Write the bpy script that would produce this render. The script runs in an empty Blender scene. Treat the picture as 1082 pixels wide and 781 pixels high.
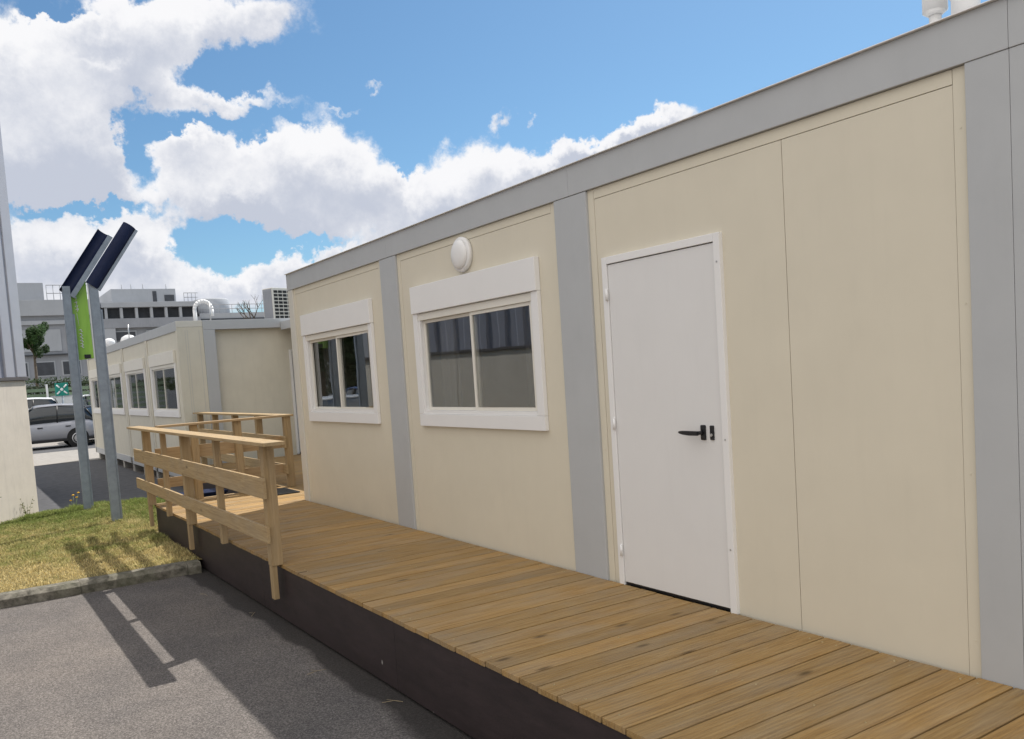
import bpy, bmesh, math, random
import numpy as np
from mathutils import Vector, Matrix, noise as mnoise
random.seed(7); rng = np.random.default_rng(7)
R = math.radians
sc = bpy.context.scene
COL = sc.collection
G = -0.47                     # asphalt level (deck surface is z = 0)

# ------------------------------------------------------------------ node helpers
def new_mat(name):
    m = bpy.data.materials.new(name); m.use_nodes = True
    nt = m.node_tree
    for n in list(nt.nodes): nt.nodes.remove(n)
    out = nt.nodes.new('ShaderNodeOutputMaterial')
    b = nt.nodes.new('ShaderNodeBsdfPrincipled')
    nt.links.new(b.outputs[0], out.inputs[0])
    return m, nt, b, out
def N(nt, t, **k):
    n = nt.nodes.new(t)
    for a, v in k.items(): setattr(n, a, v)
    return n
def L(nt, a, b): nt.links.new(a, b)
def setin(n, **k):
    for a, v in k.items(): n.inputs[a.replace('_', ' ')].default_value = v
def math_n(nt, op, a, b=None, c=None, clamp=False):
    n = nt.nodes.new('ShaderNodeMath'); n.operation = op; n.use_clamp = clamp
    for i, v in enumerate((a, b, c)):
        if v is None: continue
        if isinstance(v, (int, float)): n.inputs[i].default_value = v
        else: nt.links.new(v, n.inputs[i])
    return n.outputs[0]
def ramp(nt, fac, stops):
    n = nt.nodes.new('ShaderNodeValToRGB'); nt.links.new(fac, n.inputs[0])
    cr = n.color_ramp
    while len(cr.elements) < len(stops): cr.elements.new(0.5)
    for e, (p, c) in zip(cr.elements, stops):
        e.position = p; e.color = (*c, 1) if len(c) == 3 else c
    return n.outputs[0]
def mix(nt, fac, a, b, mode='MIX'):
    n = nt.nodes.new('ShaderNodeMix'); n.data_type = 'RGBA'; n.blend_type = mode
    if isinstance(fac, (int, float)): n.inputs[0].default_value = fac
    else: nt.links.new(fac, n.inputs[0])
    for i, v in ((6, a), (7, b)):
        if isinstance(v, tuple): n.inputs[i].default_value = (*v, 1) if len(v) == 3 else v
        else: nt.links.new(v, n.inputs[i])
    return n.outputs[2]
def coords(nt, scale=(1, 1, 1), kind='Object'):
    tc = nt.nodes.new('ShaderNodeTexCoord'); mp = nt.nodes.new('ShaderNodeMapping')
    mp.inputs['Scale'].default_value = scale
    nt.links.new(tc.outputs[kind], mp.inputs[0]); return mp.outputs[0]
def noise(nt, vec, scale, detail=3, rough=0.55, dist=0):
    n = nt.nodes.new('ShaderNodeTexNoise'); nt.links.new(vec, n.inputs['Vector'])
    n.inputs['Scale'].default_value = scale; n.inputs['Detail'].default_value = detail
    n.inputs['Roughness'].default_value = rough; n.inputs['Distortion'].default_value = dist
    return n.outputs['Fac']
def bump(nt, b, h, strength=0.2, dist=0.01):
    n = nt.nodes.new('ShaderNodeBump'); n.inputs['Strength'].default_value = strength
    n.inputs['Distance'].default_value = dist
    nt.links.new(h, n.inputs['Height']); nt.links.new(n.outputs[0], b.inputs['Normal'])

def painted(name, col, rough=0.5, var=0.06, wave=0.0, dirt=0.0, metallic=0.0, scale=3.0, spec=0.4):
    m, nt, b, o = new_mat(name)
    v = coords(nt)
    n1 = noise(nt, v, scale, 5, 0.6)
    lo = tuple(c * (1 - var) for c in col); hi = tuple(min(1, c * (1 + var)) for c in col)
    c = ramp(nt, n1, [(0.3, lo), (0.7, hi)])
    if dirt:
        n2 = noise(nt, coords(nt, (6, 6, 0.8)), 2.2, 6, 0.65)
        f = ramp(nt, n2, [(0.52, (0, 0, 0)), (0.78, (1, 1, 1))])
        fm = math_n(nt, 'MULTIPLY', f, dirt)
        c = mix(nt, fm, c, tuple(x * 0.55 for x in col))
    L(nt, c, b.inputs['Base Color'])
    r = ramp(nt, noise(nt, v, 14, 4), [(0.3, (rough - 0.06,) * 3), (0.7, (rough + 0.08,) * 3)])
    L(nt, r, b.inputs['Roughness'])
    b.inputs['Metallic'].default_value = metallic
    b.inputs['Specular IOR Level'].default_value = spec
    if wave: bump(nt, b, noise(nt, v, 1.6, 2), wave, 0.02)
    return m

def wood(name, base, dark, light, axis='X', grey=0.25, grooves=False, rough=0.72):
    """planks: every loose plank gets its own tone and grain offset"""
    m, nt, b, o = new_mat(name)
    geo = N(nt, 'ShaderNodeNewGeometry'); rnd = geo.outputs['Random Per Island']
    tc = N(nt, 'ShaderNodeTexCoord')
    add = N(nt, 'ShaderNodeVectorMath', operation='ADD')
    comb = N(nt, 'ShaderNodeCombineXYZ')
    L(nt, math_n(nt, 'MULTIPLY', rnd, 37.0), comb.inputs[0]); L(nt, math_n(nt, 'MULTIPLY', rnd, 91.0), comb.inputs[1])
    L(nt, math_n(nt, 'MULTIPLY', rnd, 53.0), comb.inputs[2])
    L(nt, tc.outputs['Object'], add.inputs[0]); L(nt, comb.outputs[0], add.inputs[1])
    def stretched(s_long, s_x):
        mp = N(nt, 'ShaderNodeMapping')
        s = {'X': (s_long, s_x, s_x), 'Y': (s_x, s_long, s_x), 'Z': (s_x, s_x, s_long)}[axis]
        mp.inputs['Scale'].default_value = s; L(nt, add.outputs[0], mp.inputs[0]); return mp.outputs[0]
    g1 = noise(nt, stretched(1.0, 22), 2.0, 7, 0.65, 1.2)
    g2 = noise(nt, stretched(3.0, 90), 2.0, 4, 0.6)
    g3 = noise(nt, stretched(1.3, 3.5), 2.0, 3, 0.5)
    c = ramp(nt, g1, [(0.28, dark), (0.48, base), (0.72, light)])
    c = mix(nt, 0.38, c, ramp(nt, g2, [(0.3, tuple(x * 0.5 for x in base)), (0.7, tuple(min(1, x * 1.25) for x in base))]))
    # weather-greyed patches
    gf = math_n(nt, 'MULTIPLY', ramp(nt, g3, [(0.42, (0, 0, 0)), (0.68, (1, 1, 1))]), grey)
    c = mix(nt, gf, c, (0.27, 0.25, 0.21))
    # knots
    vor = N(nt, 'ShaderNodeTexVoronoi'); vor.inputs['Scale'].default_value = 1.0
    L(nt, stretched(2.6, 8.0), vor.inputs['Vector'])
    kf = ramp(nt, vor.outputs['Distance'], [(0.05, (1, 1, 1)), (0.17, (0, 0, 0))])
    sep = N(nt, 'ShaderNodeSeparateColor'); L(nt, vor.outputs['Color'], sep.inputs[0])
    kk = math_n(nt, 'GREATER_THAN', sep.outputs[0], 0.5)
    c = mix(nt, math_n(nt, 'MULTIPLY', math_n(nt, 'MULTIPLY', kf, kk), 0.75), c, tuple(x * 0.33 for x in dark))
    # plank tone
    t = ramp(nt, rnd, [(0, (0.86, 0.86, 0.86)), (0.35, (0.96, 0.96, 0.96)), (0.7, (1.04, 1.01, 0.97)), (1, (1.14, 1.10, 1.03))])
    c = mix(nt, 1.0, c, t, 'MULTIPLY')
    L(nt, c, b.inputs['Base Color']); b.inputs['Roughness'].default_value = rough
    b.inputs['Specular IOR Level'].default_value = 0.3
    h = math_n(nt, 'ADD', math_n(nt, 'MULTIPLY', g1, 0.6), math_n(nt, 'MULTIPLY', g2, 0.5))
    if grooves:
        w = N(nt, 'ShaderNodeTexWave', wave_type='BANDS', bands_direction='Y', wave_profile='SIN')
        w.inputs['Scale'].default_value = 1 / 0.0118 * 0.314 / 1.0 / 1.0 * 0.5
        L(nt, tc.outputs['Object'], w.inputs['Vector'])
        h = math_n(nt, 'ADD', h, math_n(nt, 'MULTIPLY', w.outputs['Fac'], 0.9))
    bump(nt, b, h, 0.45, 0.004)
    return m

def glass(name, tint=0.55, ior=1.75, rough=0.012):
    m, nt, b, o = new_mat(name); nt.nodes.remove(b)
    tr = N(nt, 'ShaderNodeBsdfTransparent'); tr.inputs[0].default_value = (tint, tint, tint * 0.98, 1)
    gl = N(nt, 'ShaderNodeBsdfGlossy'); gl.inputs['Roughness'].default_value = rough
    gl.inputs[0].default_value = (0.93, 0.97, 1.0, 1)
    fr = N(nt, 'ShaderNodeFresnel'); fr.inputs[0].default_value = ior
    bp = N(nt, 'ShaderNodeBump'); bp.inputs['Strength'].default_value = 0.035; bp.inputs['Distance'].default_value = 0.02
    L(nt, noise(nt, coords(nt), 2.2, 1), bp.inputs['Height']); L(nt, bp.outputs[0], gl.inputs['Normal'])
    geo = N(nt, 'ShaderNodeNewGeometry')
    front = math_n(nt, 'SUBTRACT', 1.0, geo.outputs['Backfacing'])      # the inner face of the pane does not mirror
    mx = N(nt, 'ShaderNodeMixShader'); L(nt, math_n(nt, 'MULTIPLY', fr.outputs[0], front), mx.inputs[0])
    L(nt, tr.outputs[0], mx.inputs[1]); L(nt, gl.outputs[0], mx.inputs[2]); L(nt, mx.outputs[0], o.inputs[0])
    return m

M = {}
M['cream'] = painted('cream panel', (0.675, 0.622, 0.505), 0.42, 0.02, 0.25, 0.05)
M['cream_trim'] = painted('cream trim', (0.68, 0.628, 0.508), 0.45, 0.02)
M['cream2'] = painted('older cream panel', (0.62, 0.585, 0.49), 0.5, 0.04, 0.3, 0.15)
M['grey'] = painted('grey steel frame', (0.45, 0.462, 0.472), 0.42, 0.03, 0.08, 0.06)
M['pale_frame'] = painted('pale corner frame', (0.62, 0.60, 0.54), 0.45, 0.03, 0.0, 0.06)
M['white'] = painted('white plastic', (0.80, 0.79, 0.78), 0.4, 0.015)
M['door'] = painted('white door skin', (0.73, 0.72, 0.71), 0.42, 0.015, 0.15, 0.05)
M['rail'] = painted('ivory window frame', (0.76, 0.73, 0.66), 0.4, 0.02)
M['dark'] = painted('dark gap', (0.02, 0.02, 0.02), 0.7, 0.1)
M['black'] = painted('black plastic', (0.015, 0.015, 0.017), 0.35, 0.1)
M['steel'] = painted('brushed steel', (0.5, 0.5, 0.5), 0.35, 0.1, metallic=0.8)
M['brass'] = painted('brass screw', (0.42, 0.33, 0.18), 0.4, 0.1, metallic=0.5)
M['galv'] = painted('galvanised steel', (0.26, 0.30, 0.35), 0.5, 0.16, 0.0, 0.25, metallic=0.25, scale=9)
M['navy'] = painted('navy sheet steel', (0.010, 0.017, 0.052), 0.55, 0.15, spec=0.2)
M['roof'] = painted('grey roof sheet', (0.3, 0.3, 0.3), 0.7, 0.1, 0.2, 0.4)
M['glass'] = glass('window glass', 0.8, 2.5)
M['glass2'] = glass('window glass clear', 0.8, 2.2)
M['inner'] = painted('inner wall', (0.42, 0.41, 0.39), 0.8, 0.03)
M['curtain'] = painted('grey curtain', (0.55, 0.56, 0.58), 0.9, 0.08)
M['rubber'] = painted('black rubber', (0.02, 0.02, 0.02), 0.8, 0.2)
M['deck'] = wood('deck board', (0.335, 0.208, 0.080), (0.17, 0.095, 0.034), (0.45, 0.315, 0.148), 'X', 0.30, True)
M['rail_y'] = wood('rail timber along', (0.40, 0.290, 0.158), (0.25, 0.17, 0.085), (0.52, 0.405, 0.25), 'Y', 0.22)
M['rail_x'] = wood('rail timber across', (0.38, 0.265, 0.145), (0.25, 0.16, 0.08), (0.48, 0.36, 0.22), 'X', 0.22)
M['post'] = wood('post timber', (0.36, 0.258, 0.138), (0.23, 0.155, 0.078), (0.47, 0.35, 0.21), 'Z', 0.2)
M['concrete'] = painted('concrete', (0.33, 0.315, 0.28), 0.9, 0.2, 0.0, 0.35, scale=9)
M['render'] = painted('beige rendered wall', (0.74, 0.67, 0.58), 0.85, 0.05, 0.2, 0.3, scale=5)
M['cladding'] = painted('lilac grey cladding', (0.34, 0.345, 0.40), 0.45, 0.05, 0.0, 0.12)
M['cladding_trim'] = painted('cladding trim', (0.44, 0.445, 0.49), 0.45, 0.05)
M['capstrip'] = painted('brown grey flashing', (0.13, 0.12, 0.12), 0.6, 0.1)

def specks(name, base, rough):
    m, nt, b, o = new_mat(name); v = coords(nt)
    n = noise(nt, coords(nt, (1, 1.2, 5)), 2.5, 6, 0.65)
    c = ramp(nt, n, [(0.3, tuple(x * 0.7 for x in base)), (0.7, tuple(x * 1.4 for x in base))])
    vo = N(nt, 'ShaderNodeTexVoronoi'); vo.inputs['Scale'].default_value = 4.6; L(nt, coords(nt, (1, 1, 0.55)), vo.inputs['Vector'])
    vo2 = N(nt, 'ShaderNodeTexVoronoi'); vo2.inputs['Scale'].default_value = 4.6; L(nt, coords(nt, (1, 1, 0.55)), vo2.inputs['Vector'])
    sp = N(nt, 'ShaderNodeSeparateColor'); L(nt, vo2.outputs['Color'], sp.inputs[0])
    f = math_n(nt, 'MULTIPLY', ramp(nt, vo.outputs['Distance'], [(0.035, (1, 1, 1)), (0.055, (0, 0, 0))]), math_n(nt, 'GREATER_THAN', sp.outputs[1], 0.55))
    c = mix(nt, math_n(nt, 'MULTIPLY', f, 0.8), c, (0.42, 0.40, 0.38))
    L(nt, c, b.inputs['Base Color']); b.inputs['Roughness'].default_value = rough
    bump(nt, b, n, 0.25, 0.01); return m
M['skirt'] = specks('dark brown skirting', (0.024, 0.0155, 0.0165), 0.6)

def asphalt_mat():
    m, nt, b, o = new_mat('asphalt'); v = coords(nt)
    fine = noise(nt, v, 95, 4, 0.8); mid = noise(nt, v, 2.0, 6, 0.65); big = noise(nt, v, 0.35, 4, 0.6)
    c = ramp(nt, fine, [(0.34, (0.056, 0.051, 0.048)), (0.5, (0.146, 0.132, 0.122)), (0.66, (0.30, 0.275, 0.255))])
    c = mix(nt, 1.0, c, ramp(nt, mid, [(0.3, (0.80, 0.80, 0.81)), (0.7, (1.12, 1.1, 1.08))]), 'MULTIPLY')
    c = mix(nt, 1.0, c, ramp(nt, big, [(0.35, (0.84, 0.85, 0.87)), (0.65, (1.08, 1.05, 1.02))]), 'MULTIPLY')
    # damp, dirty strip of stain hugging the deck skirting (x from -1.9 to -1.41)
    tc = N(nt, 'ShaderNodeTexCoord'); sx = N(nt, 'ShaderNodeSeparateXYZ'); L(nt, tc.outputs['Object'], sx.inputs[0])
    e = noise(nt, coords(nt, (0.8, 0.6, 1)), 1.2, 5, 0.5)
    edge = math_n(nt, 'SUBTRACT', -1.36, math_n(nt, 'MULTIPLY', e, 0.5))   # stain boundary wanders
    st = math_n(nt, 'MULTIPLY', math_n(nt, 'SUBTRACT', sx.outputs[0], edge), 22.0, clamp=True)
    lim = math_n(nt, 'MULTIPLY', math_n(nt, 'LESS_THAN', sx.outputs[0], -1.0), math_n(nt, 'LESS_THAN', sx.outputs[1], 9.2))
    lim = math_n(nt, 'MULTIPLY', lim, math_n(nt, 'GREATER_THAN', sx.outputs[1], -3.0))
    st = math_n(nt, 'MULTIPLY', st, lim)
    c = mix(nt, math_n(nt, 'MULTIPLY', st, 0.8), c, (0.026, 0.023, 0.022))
    L(nt, c, b.inputs['Base Color']); b.inputs['Roughness'].default_value = 0.88
    b.inputs['Specular IOR Level'].default_value = 0.25
    bump(nt, b, math_n(nt, 'ADD', fine, math_n(nt, 'MULTIPLY', noise(nt, v, 45, 3), 0.6)), 0.9, 0.006)
    return m
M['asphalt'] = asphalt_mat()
def weed(x, y, n, h, label):
    t = empty('weed', (x, y, G + .09), label=label, cat='plant', group='weeds at the foot of the wall')
    m = MB(); q = MB()
    for i in range(n):
        a = random.uniform(0, 6.28); l = random.uniform(.5, 1) * h; dx, dy = math.cos(a) * l * .3, math.sin(a) * l * .3
        m.cyl((0, 0, 0), (dx * .5, dy * .5, l * .6), .003, .002, n=5); m.cyl((dx * .5, dy * .5, l * .6), (dx, dy, l), .002, .001, n=5)
        for k in range(7):
            f = random.uniform(.25, 1); q.ball((dx * f + random.uniform(-.02, .02), dy * f + random.uniform(-.02, .02), l * f), .012, (1, .5, .5), sub=1)
    m.build('stem', M['weedgreen'], t); q.build('leaves', M['weedgreen'], t)
M['weedgreen'] = painted('weed green', (0.16, 0.17, 0.06), 0.8, 0.3)
M['twig'] = painted('dry twig', (0.34, 0.27, 0.17), 0.9, 0.2)
M['pave'] = painted('pale pavement', (0.29, 0.27, 0.245), 0.9, 0.14, scale=6)
M['road'] = painted('dark road', (0.085, 0.085, 0.09), 0.9, 0.25, scale=8)
def soil_mat():
    m, nt, b, o = new_mat('soil'); v = coords(nt)
    c = ramp(nt, noise(nt, v, 3.0, 8, 0.7), [(0.3, (0.09, 0.085, 0.03)), (0.5, (0.20, 0.16, 0.06)), (0.7, (0.32, 0.25, 0.11))])
    L(nt, c, b.inputs['Base Color']); b.inputs['Roughness'].default_value = 0.95
    bump(nt, b, noise(nt, v, 60, 4), 0.8, 0.02); return m
M['soil'] = soil_mat()
def kerb_mat():
    m, nt, b, o = new_mat('kerb concrete'); v = coords(nt)
    n = noise(nt, v, 14, 7, 0.7)
    c = ramp(nt, n, [(0.32, (0.05, 0.046, 0.036)), (0.5, (0.165, 0.15, 0.12)), (0.72, (0.30, 0.275, 0.225))])
    n2 = noise(nt, v, 3, 4)
    c = mix(nt, math_n(nt, 'MULTIPLY', ramp(nt, n2, [(0.45, (0, 0, 0)), (0.65, (1, 1, 1))]), 0.5), c, (0.10, 0.105, 0.06))
    L(nt, c, b.inputs['Base Color']); b.inputs['Roughness'].default_value = 0.95
    bump(nt, b, n, 0.8, 0.015); return m
M['kerb'] = kerb_mat()
def vcol_mat(name, rough=0.8, trans=0.3):
    m, nt, b, o = new_mat(name)
    a = N(nt, 'ShaderNodeAttribute'); a.attribute_name = 'Col'
    L(nt, a.outputs['Color'], b.inputs['Base Color']); b.inputs['Roughness'].default_value = rough
    b.inputs['Specular IOR Level'].default_value = 0.25
    if trans:
        t = N(nt, 'ShaderNodeBsdfTranslucent'); L(nt, a.outputs['Color'], t.inputs[0])
        mx = N(nt, 'ShaderNodeMixShader'); mx.inputs[0].default_value = trans
        L(nt, b.outputs[0], mx.inputs[1]); L(nt, t.outputs[0], mx.inputs[2]); L(nt, mx.outputs[0], o.inputs[0])
    return m
M['blade'] = vcol_mat('grass blade'); M['leaf'] = vcol_mat('leaf', 0.6, 0.25)
M['bark'] = painted('bark', (0.10, 0.08, 0.06), 0.9, 0.3, scale=12)
M['flower'] = painted('yellow petal', (0.75, 0.42, 0.03), 0.7, 0.1)
def banner_mat():
    m, nt, b, o = new_mat('green banner')
    c = ramp(nt, noise(nt, coords(nt, (6, 6, 1.0)), 1.2, 4), [(0.3, (0.22, 0.46, 0.04)), (0.7, (0.36, 0.62, 0.10))])
    L(nt, c, b.inputs['Base Color']); b.inputs['Roughness'].default_value = 0.4; return m
M['banner'] = banner_mat()
M['far'] = painted('far concrete', (0.29, 0.30, 0.325), 0.9, 0.10, 0, 0.3, scale=0.5)
M['far_light'] = painted('far pale panel', (0.38, 0.395, 0.42), 0.8, 0.08, 0, 0.2, scale=0.5)
M['far_dark'] = painted('far opening', (0.06, 0.065, 0.075), 0.7, 0.2)
M['green_fence'] = painted('grey green mesh fence', (0.16, 0.22, 0.14), 0.7, 0.1)
M['teal'] = painted('teal sign', (0.01, 0.22, 0.17), 0.5, 0.1)
M['silver'] = painted('silver car paint', (0.33, 0.335, 0.36), 0.42, 0.03, metallic=0.5)
M['palesilver'] = painted('pale silver paint', (0.55, 0.57, 0.60), 0.3, 0.03, metallic=0.2)
M['darkpaint'] = painted('black car paint', (0.02, 0.022, 0.03), 0.2, 0.1)
M['bluepaint'] = painted('blue car paint', (0.05, 0.09, 0.22), 0.22, 0.05, metallic=0.3)
M['whitepaint'] = painted('white car paint', (0.75, 0.76, 0.78), 0.25, 0.02)
M['carglass'] = painted('car glass', (0.015, 0.022, 0.028), 0.06, 0.05, spec=0.8)
M['tyre'] = painted('tyre', (0.02, 0.02, 0.02), 0.85, 0.1)
M['alloy'] = painted('alloy', (0.45, 0.45, 0.46), 0.35, 0.05, metallic=0.7)
M['redlamp'] = painted('red lamp', (0.35, 0.01, 0.01), 0.2, 0.05)
M['clearlamp'] = painted('clear lamp', (0.6, 0.62, 0.65), 0.15, 0.05, spec=0.7)

# ------------------------------------------------------------------ mesh helpers
class MB:
    """collects shapes, builds ONE mesh object"""
    def __init__(s): s.bm = bmesh.new(); s.mats = []
    def mi(s, mat):
        if mat is None: return 0
        if mat not in s.mats: s.mats.append(mat)
        return s.mats.index(mat)
    def box(s, x0, x1, y0, y1, z0, z1, bev=0.0, mat=None, xf=None):
        bm = bmesh.new(); bmesh.ops.create_cube(bm, size=1)
        bmesh.ops.scale(bm, vec=(abs(x1 - x0), abs(y1 - y0), abs(z1 - z0)), verts=bm.verts)
        bmesh.ops.translate(bm, vec=((x0 + x1) / 2, (y0 + y1) / 2, (z0 + z1) / 2), verts=bm.verts)
        if bev: bmesh.ops.bevel(bm, geom=bm.edges[:], offset=bev, segments=2, affect='EDGES', profile=0.6)
        return s.merge(bm, mat, xf)
    def cyl(s, p0, p1, r0, r1=None, n=16, mat=None, cap=True, smooth=True):
        r1 = r0 if r1 is None else r1
        p0 = Vector(p0); p1 = Vector(p1); d = p1 - p0
        bm = bmesh.new()
        bmesh.ops.create_cone(bm, cap_ends=cap, segments=n, radius1=r0, radius2=max(r1, 1e-4), depth=d.length)
        q = d.to_track_quat('Z', 'Y').to_matrix().to_4x4()
        bmesh.ops.transform(bm, matrix=Matrix.Translation((p0 + p1) / 2) @ q, verts=bm.verts)
        if smooth:
            for f in bm.faces:
                if len(f.verts) == 4: f.smooth = True
        return s.merge(bm, mat)
    def tube(s, pts, r, n=10, mat=None):
        for a, b in zip(pts[:-1], pts[1:]): s.cyl(a, b, r, r, n, mat)
        for p in pts[1:-1]: s.ball(p, r, mat=mat)
        return s
    def ball(s, c, r, scale=(1, 1, 1), mat=None, sub=2):
        bm = bmesh.new(); bmesh.ops.create_icosphere(bm, subdivisions=sub, radius=r)
        bmesh.ops.scale(bm, vec=scale, verts=bm.verts); bmesh.ops.translate(bm, vec=c, verts=bm.verts)
        for f in bm.faces: f.smooth = True
        return s.merge(bm, mat)
    def lathe(s, c, axis, prof, n=32, mat=None):
        """prof: (radius, along axis)"""
        q = Vector(axis).to_track_quat('Z', 'Y').to_matrix(); c = Vector(c); bm = bmesh.new(); rings = []
        for r, h in prof:
            rings.append([bm.verts.new(c + q @ Vector((r * math.cos(2 * math.pi * i / n), r * math.sin(2 * math.pi * i / n), h))) for i in range(n)])
        for a, b in zip(rings[:-1], rings[1:]):
            for i in range(n):
                f = bm.faces.new((a[i], a[(i + 1) % n], b[(i + 1) % n], b[i])); f.smooth = True
        bm.faces.new(rings[-1]); bm.faces.new(rings[0][::-1])
        return s.merge(bm, mat)
    def prism(s, poly, d0, d1, axis='y', mat=None, xf=None, bev=0):
        """poly in the plane across the axis; (x,z) for y, (x,y) for z, (y,z) for x"""
        bm = bmesh.new()
        def P(a, b, d): return {'y': (a, d, b), 'z': (a, b, d), 'x': (d, a, b)}[axis]
        A = [bm.verts.new(P(a, b, d0)) for a, b in poly]; B = [bm.verts.new(P(a, b, d1)) for a, b in poly]
        bm.faces.new(A); bm.faces.new(B[::-1]); n = len(poly)
        for i in range(n): bm.faces.new((A[i], B[i], B[(i + 1) % n], A[(i + 1) % n]))
        bmesh.ops.recalc_face_normals(bm, faces=bm.faces)
        if bev: bmesh.ops.bevel(bm, geom=bm.edges[:], offset=bev, segments=2, affect='EDGES')
        return s.merge(bm, mat, xf)
    def merge(s, bm, mat=None, xf=None):
        if xf is not None:
            bmesh.ops.transform(bm, matrix=xf, verts=bm.verts)
            if xf.to_3x3().determinant() < 0: bmesh.ops.reverse_faces(bm, faces=bm.faces[:])
        i = s.mi(mat)
        for f in bm.faces: f.material_index = i
        me = bpy.data.meshes.new('tmp'); bm.to_mesh(me); bm.free()
        s.bm.from_mesh(me); bpy.data.meshes.remove(me); return s
    def build(s, name, mat=None, parent=None, **tags):
        me = bpy.data.meshes.new(name); s.bm.to_mesh(me); s.bm.free()
        if s.mats:
            for k in s.mats: me.materials.append(k)
        else: me.materials.append(mat)
        o = bpy.data.objects.new(name, me); COL.objects.link(o)
        if parent is not None: o.parent = parent
        tag(o, **tags); return o
def tag(o, label=None, cat=None, group=None, kind=None):
    if label: o['label'] = label
    if cat: o['category'] = cat
    if group: o['group'] = group
    if kind: o['kind'] = kind
    return o
def empty(name, loc=(0, 0, 0), rz=0, **tags):
    o = bpy.data.objects.new(name, None); COL.objects.link(o); o.empty_display_size = 0.3
    o.location = loc; o.rotation_euler = (0, 0, rz); tag(o, **tags); return o
def copy_tree(o, parent=None):
    c = o.copy(); COL.objects.link(c)
    if parent is not None: c.parent = parent
    for ch in list(o.children): copy_tree(ch, c)
    return c

# ------------------------------------------------------------------ setting: ground
def sheet(name, pts, z, mat, kind='structure'):
    me = bpy.data.meshes.new(name)
    me.from_pydata([(x, y, z) for x, y in pts], [], [tuple(range(len(pts)))]); me.materials.append(mat)
    o = bpy.data.objects.new(name, me); COL.objects.link(o); o['kind'] = kind; return o
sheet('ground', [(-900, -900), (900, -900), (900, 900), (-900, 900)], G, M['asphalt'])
sheet('pavement', [(-30, 27.2), (6, 27.2), (6, 33.3), (-30, 33.3)], G + 0.008, M['pave'])
sheet('road', [(-40, 33.4), (40, 33.4), (40, 37.8), (-40, 37.8)], G + 0.006, M['road'])
sheet('parking_area', [(-40, 37.9), (40, 37.9), (40, 66), (-40, 66)], G + 0.004, M['pave'])
# bare strip between lawn and pavement, darker tar
sheet('service_lane', [(-12, 15.2), (0.15, 15.2), (0.15, 27.1), (-12, 27.1)], G + 0.004, M['road'])

# kerb stones in one run ending against the deck
kb = MB(); x = -9.6
while x < -1.47:
    x1 = min(x + 1.0, -1.47)
    dy = 0.05 * math.sin(x * 1.7) * 0.4
    kb.prism([(9.05 + dy, G - 0.1), (8.90 + dy, G - 0.1), (8.885 + dy, G + 0.078), (8.925 + dy, G + 0.116), (9.05 + dy, G + 0.118)], x + 0.001, x1 - 0.001, 'x', bev=0.002)
    x = x1
kb.build('kerb', M['kerb'], kind='structure')

# lawn: soil bed then blades
WALLP = Vector((-2.47, 14.75)); WDIR = Vector((-0.66, -0.75)).normalized(); WN = Vector((WDIR.y * 1.0, -WDIR.x)) 
if WN.dot(Vector((0, -1))) < 0: WN = -WN
def soil():
    nx, ny = 90, 80; x0, x1, y0, y1 = -9.6, -0.55, 9.04, 15.3
    vs = []; fs = []
    for j in range(ny + 1):
        for i in range(nx + 1):
            x = x0 + (x1 - x0) * i / nx; y = y0 + (y1 - y0) * j / ny
            e = min(1, (y1 - y) / 0.5, max(0, (x1 - x)) / 0.3); e = max(0, e)
            z = G + 0.005 + 0.105 * e + 0.018 * mnoise.noise((x * 1.7, y * 1.7, 0)) * e
            vs.append((x, y, z))
    for j in range(ny):
        for i in range(nx):
            # the bed stops at the deck
            xc = x0 + (x1 - x0) * (i + .5) / nx; yc = y0 + (y1 - y0) * (j + .5) / ny
            if xc > -1.40 and yc < 11.3: continue
            a = j * (nx + 1) + i; fs.append((a, a + 1, a + nx + 2, a + nx + 1))
    me = bpy.data.meshes.new('soil_bed'); me.from_pydata(vs, [], fs); me.materials.append(M['soil'])
    for p in me.polygons: p.use_smooth = True
    o = bpy.data.objects.new('soil_bed', me); COL.objects.link(o); o['kind'] = 'structure'
soil()
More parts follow.
